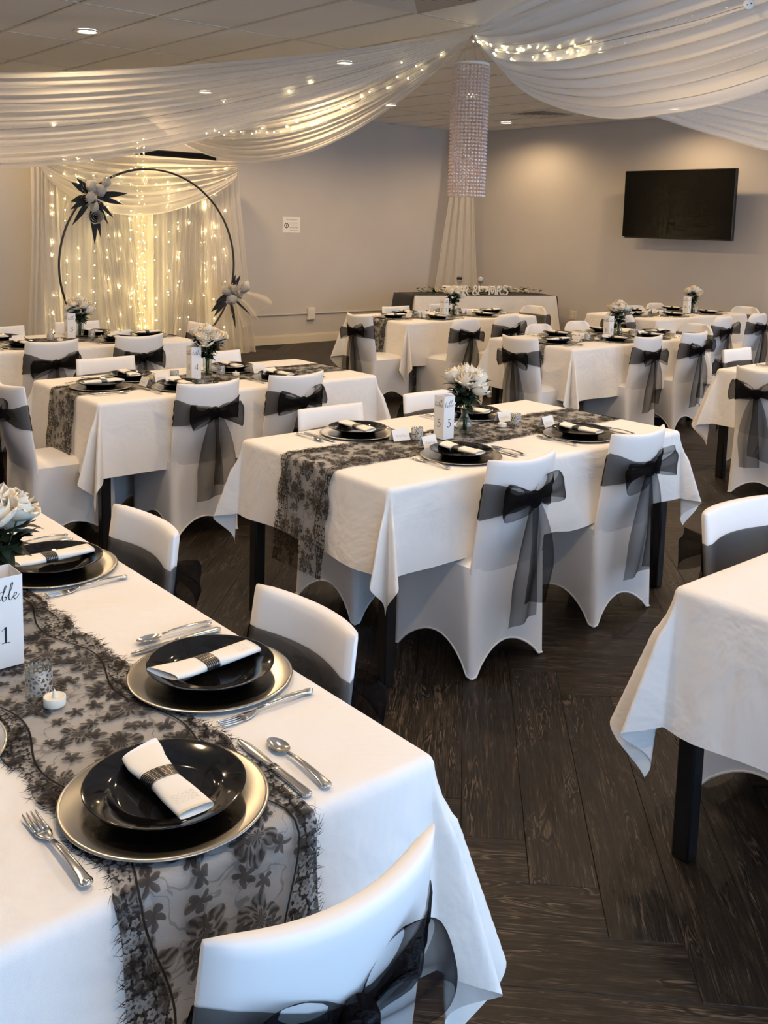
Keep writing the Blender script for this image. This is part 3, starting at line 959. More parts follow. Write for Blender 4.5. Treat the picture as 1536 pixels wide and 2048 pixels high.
RUN = {'1': (0.695, 2.066, 0.914, PI/2, 0.44), '5': (3.09, 3.01, 0.90, 0, 0.44), '4': (2.935, 4.98, 0.905, 0, 0.44), '3': (2.86, 7.07, 0.91, 0, 0.4),
       '7': (7.05, 7.33, 0.92, 0, 0.42), '8': (6.89, 5.22, 0.91, 0, 0.42), '9': (9.70, 6.41, 0.90, 0, 0.4), '6': (6.96, 3.12, 0.91, 0, 0.4)}
for i, (k, (x, y, hl, rz, ov)) in enumerate(RUN.items()):
    runner(x, y, hl, ov, rz, i+1, 'black floral lace runner lying along '+TN[k], hairs=900 if k in '15' else 300)

# ================================================================ TABLE SETTINGS
# charger
ch = tag(MB().lathe([(0.0001, 0.0035), (0.105, 0.0035), (0.112, 0.0045), (0.158, 0.0065), (0.1635, 0.0062), (0.165, 0.0048), (0.163, 0.003), (0.150, 0.001), (0.0001, 0.001)], 72).build('charger_plate', M['silver']), 'x', 'charger')
chp = Proto(ch)
pl = tag(MB().lathe([(0.0001, 0.0075), (0.070, 0.0075), (0.080, 0.0095), (0.088, 0.0150), (0.094, 0.0185), (0.118, 0.0245), (0.1255, 0.0270), (0.1275, 0.0272), (0.1272, 0.0255), (0.119, 0.0215), (0.095, 0.0145), (0.084, 0.006), (0.074, 0.001), (0.070, 0.0), (0.066, 0.0035), (0.0001, 0.0035)], 64).build('dinner_plate', M['china']), 'x', 'plate')
plp = Proto(pl)
# napkin rolled flat and cinched by a ring
nk = thing('rolled_napkin', 'x', 'napkin')
def nap(u, v):
    s_ = u*2-1; y = s_*0.104
    a = 2*PI*v
    pin = math.exp(-((y-0.002)/0.030)**2)
    w = lerp(0.0275, 0.037 if s_ > 0 else 0.029, min(1, abs(s_)))*(1-0.12*pin)
    h = lerp(0.0085, 0.0065, abs(s_))*(1+0.25*pin)
    ca, sa = math.cos(a), math.sin(a)
    x = w*abs(ca)**0.55*(1 if ca > 0 else -1); z = h*abs(sa)**0.8*(1 if sa > 0 else -1)
    if s_ > 0.6: x += 0.004*(s_-0.6)*5; y += 0.012*(x/w)*max(0, s_-0.85)/0.15
    return (x, y, 0.026+z-0.003*(1-abs(s_)))
mb = MB().grid(nap, 22, 20, cv=True)
b_ = len(mb.v)
mb.f.append(tuple(range(19, -1, -1))); mb.f.append(tuple(21*20+i for i in range(20)))
mb.build('napkin', M['napkin'], nk)
def ringf(u, v):
    p0 = nap((( -0.006+0.032*v)+0.104)/0.208, u)
    c = Vector((0, p0[1], 0.024)); p = Vector(p0)
    d = (p-c); d.y = 0
    return p+d.normalized()*0.0016
MB().grid(ringf, 40, 8, cu=True, uvf=lambda u, v: (u, v)).build('napkin_ring', M['stones'], nk)
sc_ = MB()
for i in range(3):
    for j in range(5):
        a = [(-0.017+0.008*j+0.004*math.cos(q*PI/5), -0.062-0.009*i+0.003*math.sin(q*PI/5*1.0+j), 0.0) for q in range(9)]
        for q in range(8):
            p, p2 = a[q], a[q+1]
            zz = 0.0334
            sc_.add([(p[0], p[1], zz), (p2[0], p2[1], zz), (p2[0]+0.0004, p2[1]+0.0006, zz), (p[0]+0.0004, p[1]+0.0006, zz)], [(0, 1, 2, 3)])
sc_.build('script_print', M['print'], nk, smooth=False)
nkp = Proto(nk)
# cutlery
def strip(mb, prof, th=0.0022, nx=6, dish=0.0):
    """prof: list of (y, half width, z); closed flat bar along y"""
    rows = []
    for (y, w, z) in prof:
        rows.append([(w*(2*i/nx-1), y, z+th-(dish*(1-(2*i/nx-1)**2))*0+0.0008*(1-(2*i/nx-1)**2)) for i in range(nx+1)]+[(w*(1-2*i/nx), y, z) for i in range(nx+1)])
    k = len(rows[0]); vs = [p for r in rows for p in r]; fs = []
    for i in range(len(rows)-1):
        for j in range(k):
            fs.append((i*k+j, i*k+(j+1) % k, (i+1)*k+(j+1) % k, (i+1)*k+j))
    fs.append(tuple(range(k-1, -1, -1))); fs.append(tuple((len(rows)-1)*k+j for j in range(k)))
    mb.add(vs, fs)
HANDLE = [(-0.122, 0.0030, 0.004), (-0.120, 0.0085, 0.004), (-0.114, 0.0105, 0.0045), (-0.106, 0.0080, 0.006), (-0.098, 0.0072, 0.0075), (-0.080, 0.0066, 0.009), (-0.055, 0.0052, 0.010), (-0.025, 0.0040, 0.0095), (0.0, 0.0034, 0.007)]
fk = thing('fork', 'x', 'fork')
mb = MB(); strip(mb, HANDLE); mb.sph((0, -0.117, 0.0068), (0.007, 0.008, 0.0035), 8, 5); mb.build('handle', M['steel'], fk)
mb = MB(); strip(mb, [(0.0, 0.0034, 0.007), (0.012, 0.0045, 0.004), (0.020, 0.009, 0.0024), (0.030, 0.0118, 0.0014), (0.042, 0.0122, 0.0010)])
for i in range(4):
    x = -0.0099+0.0066*i
    s0 = len(mb.v)
    strip(mb, [(0.040, 0.0021, 0.0010), (0.060, 0.0020, 0.0016), (0.080, 0.0016, 0.0036), (0.090, 0.0007, 0.0052)], nx=2)
    for q in range(s0, len(mb.v)): mb.v[q] = (mb.v[q][0]+x, mb.v[q][1], mb.v[q][2])
mb.build('tines', M['steel'], fk)
kn = thing('knife', 'x', 'knife')
mb = MB(); strip(mb, [(-0.122, 0.003, 0.002), (-0.118, 0.0085, 0.002), (-0.108, 0.0090, 0.0025), (-0.08, 0.0075, 0.003), (-0.03, 0.0068, 0.003), (-0.012, 0.0070, 0.003)], 0.0042); mb.build('handle', M['steel'], kn)
mb = MB(); strip(mb, [(-0.014, 0.0055, 0.004), (-0.004, 0.0060, 0.0042), (0.012, 0.0082, 0.0042), (0.05, 0.0092, 0.004), (0.075, 0.0085, 0.0035), (0.09, 0.0050, 0.003), (0.095, 0.0012, 0.003)], 0.0013); mb.build('blade', M['steel'], kn)
spn = thing('spoon', 'x', 'spoon')
mb = MB(); strip(mb, HANDLE); mb.sph((0, -0.117, 0.0068), (0.007, 0.008, 0.0035), 8, 5); mb.build('handle', M['steel'], spn)
def bowl(u, v):
    a = 2*PI*v; w = 0.0165*(1-0.12*math.cos(a)); r_ = u
    return (math.sin(a)*w*r_, 0.033+math.cos(a)*0.029*r_, 0.0012+0.0065*r_*r_)
mb = MB().grid(bowl, 7, 24, cv=True); mb.build('bowl', M['steel'], spn)
fkp, knp, spp = Proto(fk), Proto(kn), Proto(spn)
# place card (folded tent) with a written line
cdm = thing('place_card', 'x', 'place card')
mb = MB()
for sg in (-1, 1):
    mb.add([(-0.043, sg*0.020, 0.0), (0.043, sg*0.020, 0.0), (0.043, 0.0, 0.047), (-0.043, 0.0, 0.047), (-0.043, sg*0.0192, 0.0), (0.043, sg*0.0192, 0.0), (0.043, -sg*0.0004, 0.0465), (-0.043, -sg*0.0004, 0.0465)],
           [(0, 1, 2, 3), (7, 6, 5, 4), (0, 4, 5, 1), (1, 5, 6, 2), (3, 7, 4, 0)])
mb.build('folded_card', M['card'], cdm, smooth=False)
def on_card(x, h): return (x, -0.020+h*0.020/0.047-0.0007, h)
pts = []
for i in range(46):
    q = i/45
    pts.append(on_card(-0.030+0.058*q+0.0016*math.sin(q*60), 0.0195+0.0042*math.sin(q*44)+0.002*math.sin(q*13)))
mb = MB()
for p, q in zip(pts, pts[1:]):
    mb.add([p, q, (q[0], q[1]+0.0003, q[2]+0.0008), (p[0], p[1]+0.0003, p[2]+0.0008)], [(0, 1, 2, 3)])
mb.build('handwriting', M['ink'], cdm, smooth=False)
cdp = Proto(cdm)
# tea light and filigree votive holder
tl = thing('tea_light', 'x', 'candle')
MB().lathe([(0.0001, 0.0), (0.0195, 0.0), (0.0205, 0.002), (0.0205, 0.0165), (0.0195, 0.0175), (0.018, 0.0165), (0.006, 0.0150), (0.0001, 0.0150)], 28).build('cup', M['wax'], tl)
MB().lathe([(0.004, 0.015), (0.0042, 0.019), (0.0034, 0.024), (0.0012, 0.030), (0.0001, 0.032)], 10).build('flame_tip', M['wax'], tl)
tlp = Proto(tl)
vo = thing('votive_holder', 'x', 'candle holder')
MB().lathe([(0.0001, 0.0008), (0.024, 0.0008), (0.0245, 0.002), (0.0245, 0.046)], 28).build('glass_cup', M['glass'], vo)
def fil(u, v):
    a = 2*PI*u
    return (0.0256*math.cos(a), 0.0256*math.sin(a), 0.001+v*(0.047+0.004*abs(math.sin(a*7))))
MB().grid(fil, 56, 8, cu=True).build('filigree_sleeve', M['filigree'], vo)
vop = Proto(vo)
ZI = TZ+0.0055                 # on top of cloth or runner
def seat_axes(face):
    return {'+Y': 0, '-Y': PI, '+X': -PI/2, '-X': PI/2}[face]
def setting(x, y, face, where, tw=0.0, card=None):
    rz = seat_axes(face); j = random.Random(int(x*977+y*331))
    def at(dx, dy):
        c, s_ = math.cos(rz), math.sin(rz)
        return (x+dx*c-dy*s_, y+dx*s_+dy*c)
    chp.put((x, y, ZI), rz+j.uniform(-1, 1), 'round silver charger plate, '+where, 'silver charger plates')
    plp.put((x, y, ZI+0.0036), rz, 'black dinner plate on its charger, '+where, 'black dinner plates')
    nkp.put((x, y, ZI+0.0066), rz+tw+j.uniform(-.06, .06), 'rolled white napkin in a black ring, '+where, 'rolled napkins')
    zc = TZ+0.0018
    p = at(-0.182, 0.0); fkp.put((p[0], p[1], zc), rz+j.uniform(-.05, .05), 'silver fork lying left of the plate, '+where, 'silver forks')
    p = at(0.186, -0.012); knp.put((p[0], p[1], zc), rz+j.uniform(-.04, .04), 'silver knife lying right of the plate, '+where, 'silver knives')
    p = at(0.228, -0.012); spp.put((p[0], p[1], zc), rz+j.uniform(-.05, .05), 'silver spoon beside the knife, '+where, 'silver spoons')
    if card is not None:
        cdp.put((card[0], card[1], ZI), rz+card[2] if len(card) > 2 else rz, 'white folded place card with a written name, '+where, 'folded place cards')
setting(0.691, 1.318, '+Y', 'nearest place at the end of table 1', tw=0.0)
setting(0.967, 1.649, '-X', 'second place along the side of table 1')
setting(0.955, 2.435, '-X', 'farthest place along the side of table 1')
setting(0.405, 1.700, '+X', 'place at the left edge of table 1')
setting(2.741, 2.727, '+Y', 'near left place on table 5', card=(2.744, 2.925, 0.1))
setting(3.477, 2.715, '+Y', 'near right place on table 5', card=(3.501, 2.930, 0.12))
setting(2.666, 3.297, '-Y', 'far left place on table 5', card=(2.73, 3.088, PI-0.1))
setting(3.399, 3.313, '-Y', 'far right place on table 5', card=(3.415, 3.125, PI))
setting(2.24, 4.99, '+X', 'left end place on table 4', card=(2.46, 4.90))
setting(2.60, 4.76, '+Y', 'near left place on table 4', card=(2.60, 4.86))
setting(3.25, 4.76, '+Y', 'near right place on table 4', card=(3.24, 4.86))
setting(2.50, 5.18, '-Y', 'far left place on table 4', card=(2.60, 4.99, PI))
setting(3.18, 5.18, '-Y', 'far right place on table 4', card=(3.25, 4.99, PI))
setting(2.50, 6.84, '+Y', 'near left place on table 3', card=(2.50, 6.98))
setting(3.20, 6.84, '+Y', 'near right place on table 3', card=(3.26, 6.98))
setting(2.50, 7.29, '-Y', 'far left place on table 3', card=(2.56, 7.10, PI))
setting(3.22, 7.29, '-Y', 'far right place on table 3', card=(3.40, 7.10, PI))
setting(3.55, 7.04, '-X', 'right end place on table 3')
setting(6.36, 7.34, '+X', 'left end place on table 7', card=(6.56, 7.32))
setting(6.72, 7.08, '+Y', 'near left place on table 7', card=(6.70, 7.27))
setting(7.38, 7.08, '+Y', 'near right place on table 7', card=(7.34, 7.27))
setting(6.74, 7.60, '-Y', 'far left place on table 7', card=(6.80, 7.42, PI))
setting(7.40, 7.60, '-Y', 'far right place on table 7', card=(7.42, 7.42, PI))
setting(7.76, 7.34, '-X', 'right end place on table 7')
setting(6.21, 5.13, '+X', 'left end place on table 8', card=(6.42, 5.10))
setting(6.78, 4.98, '+Y', 'near left place on table 8', card=(6.72, 5.04))
setting(7.30, 4.98, '+Y', 'near right place on table 8', card=(7.28, 5.08))
setting(6.62, 5.47, '-Y', 'far left place on table 8', card=(6.62, 5.20, PI))
setting(7.26, 5.47, '-Y', 'far right place on table 8', card=(7.32, 5.20, PI))
setting(7.58, 5.13, '-X', 'right end place on table 8')
setting(9.02, 6.41, '+X', 'left end place, table below television', card=(9.23, 6.40))
setting(9.42, 6.16, '+Y', 'near left place, table below television', card=(9.46, 6.36))
setting(10.1, 6.16, '+Y', 'near right place, table below television', card=(10.12, 6.36))
setting(9.46, 6.66, '-Y', 'far left place, table below television', card=(9.50, 6.48, PI))
setting(10.14, 6.66, '-Y', 'far right place, table below television', card=(10.16, 6.48, PI))
setting(6.65, 3.38, '-Y', 'far place on the table at the right edge')
CAND = {'1': [(0.669, 1.785, 0.673, 1.718)], '5': [(2.807, 3.062, 2.862, 3.040), (3.410, 3.040, 3.312, 3.035)],
        '4': [(2.70, 5.02, 2.66, 4.93), (3.03, 5.06, 3.08, 4.97)], '3': [(3.13, 7.12, 3.16, 7.02), (2.80, 7.10, 2.83, 7.00)],
        '7': [(6.60, 7.22, 6.62, 7.16), (7.25, 7.35, 7.20, 7.30)], '8': [(6.60, 5.13, 6.66, 5.08), (7.28, 5.16, 7.22, 5.10)],
        '9': [(9.62, 6.42, 9.68, 6.37), (10.28, 6.43, 10.30, 6.36)]}
for k, lst in CAND.items():
    for i, (a, b, c, d) in enumerate(lst):
        wh = ('' if len(lst) == 1 else ('left of ' if i == 0 else 'right of '))
        lb = ('before the number of ' if len(lst) == 1 else wh+'the number on ')+TN[k]
        vop.put((a, b, ZI), 0, 'silver filigree votive holder '+lb, 'filigree votive holders')
        tlp.put((c, d, ZI), 0, 'white tea light candle '+lb, 'tea light candles')

# ================================================================ TABLE NUMBERS
def ribbon(pts, thin, thick, nib=0.6, n=40, closed=False):
    """calligraphic stroke in the (x, z) plane -> list of left/right points"""
    q = spline([(p[0], 0, p[1]) for p in pts], n) if len(pts) > 2 else [V3((pts[0][0], 0, pts[0][1]), (pts[1][0], 0, pts[1][1]), i/5) for i in range(6)]
    lft, rgt = [], []
    for i, p in enumerate(q):
        t = (q[min(i+1, len(q)-1)]-q[max(i-1, 0)])
        t = t.normalized() if t.length > 0 else Vector((1, 0, 0))
        a = math.atan2(t.z, t.x)
        w = lerp(thin, thick, abs(math.sin(a-nib)))/2
        nn = Vector((-t.z, 0, t.x))
        lft.append(p+nn*w); rgt.append(p-nn*w)
    return lft, rgt
def glyph(mb, strokes, ox, oz, sc, y=0.0, depth=0.0, rot=0.0):
    c, s_ = math.cos(rot), math.sin(rot)
    def tr(p, d=0.0):
        x, z = ox+p.x*sc, oz+p.z*sc
        return (x*c-(y+d)*s_, x*s_+(y+d)*c, z)
    for st in strokes:
        pts, thin, thick = st[0], st[1], st[2]
        nib = st[3] if len(st) > 3 else 0.6
        lf, rg = ribbon(pts, thin, thick, nib)
        n = len(lf)
        if depth == 0:
            mb.add([tr(p) for p in lf]+[tr(p) for p in rg], [(i, i+1, n+i+1, n+i) for i in range(n-1)])
        else:
            vs = [tr(p) for p in lf]+[tr(p) for p in rg]+[tr(p, depth) for p in lf]+[tr(p, depth) for p in rg]
            fs = []
            for i in range(n-1):
                fs += [(i, i+1, n+i+1, n+i), (2*n+i, 3*n+i, 3*n+i+1, 2*n+i+1), (i, 2*n+i, 2*n+i+1, i+1), (n+i, n+i+1, 3*n+i+1, 3*n+i)]
            fs += [(0, n, 3*n, 2*n), (n-1, 3*n-1, 4*n-1, 2*n-1)]
            mb.add(vs, fs)
T_, K_ = 0.035, 0.13
DIG = {
 '1': [([(.35, 1), (.35, 0)], K_, K_), ([(.36, .99), (.26, .90), (.12, .80)], T_, .09), ([(.10, 0.015), (.60, 0.015)], T_, T_)],
 '3': [([(.08, .84), (.18, .97), (.34, 1), (.50, .90), (.50, .72), (.38, .58), (.24, .53)], T_, K_, 0.2), ([(.24, .53), (.46, .48), (.57, .30), (.50, .10), (.30, 0), (.12, .04), (.05, .14)], T_, K_, 0.2)],
 '4': [([(.46, 1), (.24, .64), (.03, .27)], T_, T_+.02), ([(.03, .27), (.64, .27)], T_+.02, T_+.02), ([(.46, 1), (.46, 0)], K_, K_), ([(.32, .015), (.60, .015)], T_, T_)],
 '5': [([(.20, .97), (.52, .97)], .09, .09), ([(.19, 1), (.15, .55)], T_, T_), ([(.15, .55), (.28, .63), (.46, .57), (.56, .38), (.50, .14), (.32, 0.01), (.14, .03), (.06, .12)], T_, K_, 0.2)],
 '7': [([(.05, .96), (.60, .96)], .09, .09), ([(.60, .97), (.42, .60), (.30, .28), (.26, 0)], .06, K_, 0.9), ([(.05, .99), (.05, .84)], T_, T_)],
 '8': [([(.32, 1), (.52, .90), (.50, .70), (.30, .54), (.10, .34), (.08, .14), (.30, 0), (.54, .12), (.54, .32), (.36, .50), (.14, .66), (.12, .88), (.32, 1)], T_, K_, 0.6)],
 '9': [([(.54, .78), (.46, .96), (.28, 1), (.12, .86), (.10, .66), (.24, .48), (.44, .52), (.54, .74), (.54, .50), (.44, .18), (.20, 0)], T_, K_, 0.3)]}
SCR = [  # the word "table" in a slanted script
 ([(.02, .30), (.22, .95), (.10, .40), (.14, .18), (.30, .30)], .03, .07), ([(-.02, .66), (.30, .70), (.95, .74)], .025, .03),
 ([(.62, .42), (.46, .44), (.36, .24), (.46, .16), (.64, .44), (.56, .20), (.66, .16), (.80, .34)], .025, .06),
 ([(.80, .34), (1.10, 1.0), (1.04, 1.08), (.92, .60), (.88, .22), (1.02, .16), (1.12, .34), (1.00, .42)], .025, .07),
 ([(1.10, .34), (1.34, .66), (1.52, 1.16), (1.44, 1.20), (1.30, .62), (1.28, .24), (1.40, .16), (1.54, .34)], .025, .07),
 ([(1.54, .34), (1.70, .40), (1.74, .54), (1.62, .54), (1.58, .26), (1.70, .16), (1.92, .44)], .025, .06)]
def number_sign(x, y, digit, label, sd=0.062, hh=0.187):
    t = thing('table_number', label, 'table number', (x, y, ZI), 0, 'white prism table numbers')
    h = sd/2
    mb = MB(); th = 0.0008
    for a in range(4):
        mb.box((math.sin(a*PI/2)*(h-th/2), -math.cos(a*PI/2)*(h-th/2), hh/2), (sd-0.0004, th, hh), a*PI/2)
    mb.boxe((-h+.001, -h+.001, 0), (h-.001, h-.001, 0.001))
    mb.build('folded_card', M['card'], t, smooth=False)
    for a in range(4):
        dg, sw = MB(), MB()
        glyph(dg, DIG[digit], -0.0105, 0.052, 0.034, -h-0.0004, 0, a*PI/2)
        glyph(sw, SCR, -h+0.005, 0.136, sd*0.44, -h-0.0004, 0, a*PI/2)
        dg.build('printed_digit', M['ink'], t, smooth=False)
        sw.build('script_lettering', M['ink'], t, smooth=False)
number_sign(0.655, 1.962, '1', 'white prism card reading table 1, at the left edge', 0.074, 0.190)
number_sign(2.918, 3.014, '5', 'white prism card reading table 5, beside a round vase')
number_sign(2.808, 4.99, '4', 'white prism card reading table 4, beside a tall glass vase')
number_sign(2.975, 7.16, '3', 'white prism card reading table 3, in front of the backdrop')
number_sign(6.91, 7.19, '7', 'white prism card reading table 7, below the head table')
number_sign(6.88, 5.13, '8', 'white prism card reading table 8, beside cream roses')
number_sign(9.87, 6.29, '9', 'white prism card on the farthest right table, beside its roses')

# ================================================================ ROSES
def rose_mesh(seed, mt, R=0.052):
    r = random.Random(seed); mb = MB()
    for ring, (n, rad, tilt, ht) in enumerate(((3, 0.20, 0.1, 1.0), (4, 0.42, 0.3, 1.0), (5, 0.66, 0.6, 0.93), (6, 0.92, 1.0, 0.80))):
        for i in range(n):
            a0 = 2*PI*i/n+ring*0.7+r.uniform(-.15, .15)
            wd_ = 3.9/n if ring else 1.5
            def pet(u, v):
                a = a0+(v-0.5)*2*wd_*(1.0 if u < 0.5 else max(0.15, math.sqrt(max(0, 1-((u-0.5)/0.51)**2))))
                e = abs(v-0.5)*2
                rr = R*rad*math.sin(min(1, 1.35*u+0.05)*PI/2)**0.7*(1+0.14*tilt*u**5)+R*0.035*math.cos(2*a0+5*v)*u
                z = R*(-0.72+1.38*ht*u-0.30*tilt*u**4-0.10*e*e*u)
                return (rr*math.cos(a), rr*math.sin(a), z)
            mb.grid(pet, 8, 7)
    return mb.mesh('rose', mt)
ROSE = [rose_mesh(s_, M['petal']) for s_ in (1, 2)]
GROSE = [rose_mesh(s_, M['greyrose'], 0.075) for s_ in (3, 4)]
def leaf(mb, p, d, up, ln, w, curl=0.2):
    p, d = Vector(p), Vector(d).normalized(); sd = d.cross(Vector(up)).normalized(); n = sd.cross(d)
    vs = []
    for i in range(5):
        s_ = i/4; ww = w*math.sin(PI*(0.08+0.92*s_)**0.8)*0.5*(1 if i < 4 else 0.05)
        c = p+d*ln*s_-n*curl*ln*s_*s_
        vs += [c-sd*ww+n*0.12*ww, c-n*0.05*ww, c+sd*ww+n*0.12*ww]
    fs = []
    for i in range(4):
        for j in range(2):
            fs.append((i*3+j, i*3+j+1, i*3+3+j+1, i*3+3+j))
    mb.add(vs, fs)
def child_mesh(name, me, parent, loc, rot, sc=1.0):
    o = bpy.data.objects.new(name, me); COL.objects.link(o); o.parent = parent
    o.location = loc; o.rotation_euler = rot; o.scale = (sc, sc, sc); return o
def bouquet(seed, label, vase_h=0.10):
    r = random.Random(seed)
    t = thing('rose_bouquet', label, 'flowers', (0, 0, 0), 0, 'cream rose bouquets in vases')
    spots = [(0, 0, 0.285)]
    for i in range(5):
        a = 2*PI*i/5+r.uniform(-.2, .2); spots.append((0.056*math.cos(a), 0.056*math.sin(a), 0.258+r.uniform(-.012, .010)))
    for i in range(2):
        a = 2*PI*i/2+r.uniform(0, 3); spots.append((0.072*math.cos(a), 0.072*math.sin(a), 0.228+r.uniform(-.01, .01)))
    st = MB()
    for i, (x, y, z) in enumerate(spots):
        child_mesh('rose', ROSE[i % 2], t, (x, y, z), (-y*7, x*7, r.uniform(0, 6)), r.uniform(0.92, 1.12))
        st.tube([(x*0.12+0.004, y*0.12, 0.012), (x*0.15, y*0.15, vase_h), (x*0.9, y*0.9, z-0.03)], 0.0022, 5)
    st.build('stems', M['stem'], t)
    lv = MB()
    for i in range(105):
        a = r.uniform(0, 2*PI); z = r.uniform(0.125, 0.235); q = lerp(0.014, 0.080, (z-0.135)/0.10)*r.uniform(0.5, 1.1)
        leaf(lv, (q*math.cos(a), q*math.sin(a), z), (math.cos(a+r.uniform(-.5, .5)), math.sin(a+r.uniform(-.5, .5)), r.uniform(-.5, .8)), (0, 0, 1), r.uniform(0.036, 0.068), r.uniform(0.026, 0.044), r.uniform(-.1, .5))
    lv.build('leaves', M['leaf'], t)
    lv = MB()
    for i in range(3):
        a = r.uniform(0, 2*PI); leaf(lv, (0.02*math.cos(a), 0.02*math.sin(a), 0.12), (math.cos(a), math.sin(a), -0.5), (0, 0, 1), 0.04, 0.018)
    lv.build('lower_leaves', M['leaf2'], t)
    return t
def vase_bulb():
    return MB().lathe([(0.0001, 0.002), (0.022, 0.0), (0.030, 0.006), (0.037, 0.022), (0.036, 0.040), (0.028, 0.058), (0.017, 0.076), (0.0150, 0.090), (0.0165, 0.100), (0.0205, 0.104), (0.0195, 0.1045), (0.0150, 0.1005), (0.0135, 0.090), (0.0155, 0.077), (0.026, 0.057), (0.034, 0.040), (0.035, 0.023), (0.028, 0.009), (0.0001, 0.007)], 32)
def vase_tall():
    n = 40; mb = MB()
    def f(u, v):
        a = 2*PI*u; r_ = (0.024+0.0012*math.cos(10*a))*(1.0 if v < 0.85 else 1.0+0.12*(v-0.85)/0.15)
        return (r_*math.cos(a), r_*math.sin(a), 0.002+0.115*v)
    mb.grid(f, n, 10, cu=True); mb.lathe([(0.0001, 0.004), (0.022, 0.003)], 24)
    return mb
vb = Proto(tag(vase_bulb().build('bud_vase', M['glass']), 'x', 'vase', 'clear glass bud vases'))
vt = Proto(tag(vase_tall().build('cylinder_vase', M['glass']), 'x', 'vase', 'clear glass cylinder vases'))
BQ = [Proto(bouquet(s_, 'x')) for s_ in (21, 22, 23)]
for i, (x, y, k, rz, v_) in enumerate(((3.065, 3.035, '5', 0.0, vb), (2.895, 4.985, '4', 1.2, vt), (3.06, 7.17, '3', 2.2, vt), (7.07, 7.22, '7', 0.8, vb), (7.08, 5.17, '8', 2.9, vb), (10.04, 6.33, '9', 4.1, vb), (0.73, 2.20, '1', 2.0, vb))):
    v_.put((x, y, ZI), rz, 'clear glass vase holding roses on '+TN[k])
    BQ[i % 3].put((x, y, ZI), rz, 'bouquet of cream roses and dark leaves on '+TN[k])

# ================================================================ DRAPED FABRIC
G = Vector((5.39, 5.41, ZC-0.03))
def sagline(a, b, s_, n=60):
    a, b = Vector(a), Vector(b)
    return [a.lerp(b, i/(n-1))-Vector((0, 0, 4*s_*(i/(n-1))*(1-i/(n-1)))) for i in range(n)]
def loft(A, B, seed, pleat=0.03, nv=72, depth=0.0, freq=11):
    """surface between two edge curves with folds running along them"""
    r = random.Random(seed)
    n = len(A); comp = [(freq*r.uniform(0.75, 1.3), r.uniform(0, 6), r.uniform(0.5, 1)) for _ in range(4)]
    mb = MB()
    def fn(u, v):
        x = u*(n-1); i = min(int(x), n-2); f = x-i
        a, b = A[i].lerp(A[i+1], f), B[i].lerp(B[i+1], f)
        t = (A[min(i+2, n-1)]+B[min(i+2, n-1)]-A[max(i-1, 0)]-B[max(i-1, 0)]).normalized()
        w = (b-a); nn = t.cross(w)
        nn = nn.normalized() if nn.length > 1e-6 else Vector((0, 0, 1))
        env = min(1, w.length/0.45)
        s_ = sum(c[2]*math.sin(2*PI*c[0]*v+c[1]+0.9*math.sin(2*u*PI+c[1])) for c in comp)/2.4
        vv = v+0.016*math.sin(2*PI*comp[0][0]*v+comp[2][1])
        p = a.lerp(b, min(max(vv, 0), 1))
        p = p+nn*(pleat*s_*env)
        if depth: p = p+nn*(depth*math.sin(PI*v)*env)
        return p
    return mb.grid(fn, n, nv), fn
SW = {}
def swag(key, A, B, seed, label, pleat=0.03, **kw):
    mb, fn = loft(A, B, seed, pleat, **kw)
    o = mb.build('ceiling_swag', M['chiffon'])
    SW[key] = fn
    return tag(o, label, 'drape', 'white chiffon ceiling swags')
e1 = 0.05
swag('L1', sagline(G+Vector((-e1, -e1, 0.0)), (-0.7, 11.0, ZC-0.04), 0.36), sagline(G+Vector((-e1, 0, -0.05)), (-0.4, 11.1, ZC-0.10), 1.03), 4, 'wide white chiffon ceiling swag crossing the upper left', 0.034, freq=13)
swag('L2', sagline(G+Vector((0, e1, 0)), (5.15, 11.12, ZC-0.05), 0.36), sagline(G+Vector((0, e1, -0.06)), (5.45, 11.12, ZC-0.09), 0.80), 5, 'white chiffon ceiling swag running to the curtain backdrop', 0.03, freq=9)
R1B = spline([G+Vector((0.02, -e1, -0.05)), (5.24, 4.72, 2.62), (5.06, 3.98, 2.40), (4.90, 3.39, 2.350), (4.72, 2.63, 2.41), (4.35, 1.2, 2.72), (4.0, -0.4, ZC-0.06)], 60)
R1A = spline([G+Vector((-e1, -e1, 0.0)), (4.97, 4.78, ZC-0.06), (4.70, 4.25, ZC-0.07), (4.35, 3.4, ZC-0.07), (4.0, 2.4, ZC-0.06), (3.5, 1.0, ZC-0.04), (3.0, -0.4, ZC-0.03)], 60)
swag('R1', R1A, R1B, 6, 'wide white chiffon ceiling swag filling the upper right', 0.036, freq=10, depth=-0.05)
swag('R2', sagline(G+Vector((e1, -e1, 0)), (11.0, -0.8, ZC-0.05), 0.38), sagline(G+Vector((e1, -e1, -0.05)), (11.0, -0.5, ZC-0.09), 1.0), 7, 'white chiffon ceiling swag at the right edge above the television', 0.03, freq=10)
def curtain(name, x0, x1, y, z0, z1, seed, label, cat, matk='voile', top=None, pleats=9, amp=0.03, parent=None, ybot=None):
    """vertical cloth panel; top=(x0, x1) when gathered narrower above"""
    r = random.Random(seed); ph = r.uniform(0, 6); tx = top or (x0, x1)
    def fn(u, v):
        k = u**1.3
        x = lerp(lerp(tx[0], tx[1], v), lerp(x0, x1, v), k)
        a = amp*(0.55+0.45*u)*(math.sin(2*PI*pleats*v+ph)+0.45*math.sin(2*PI*pleats*2.3*v+1.7*ph+1.5*u))
        return (x+0.01*math.sin(7*v+3*u), lerp(y, ybot if ybot is not None else y, u)+a, lerp(z1, z0, u)+0.004*math.sin(9*v))
    o = MB().grid(fn, 24, max(60, int(pleats*12))).build(name, M[matk], parent)
    if label: tag(o, label, cat)
    return o
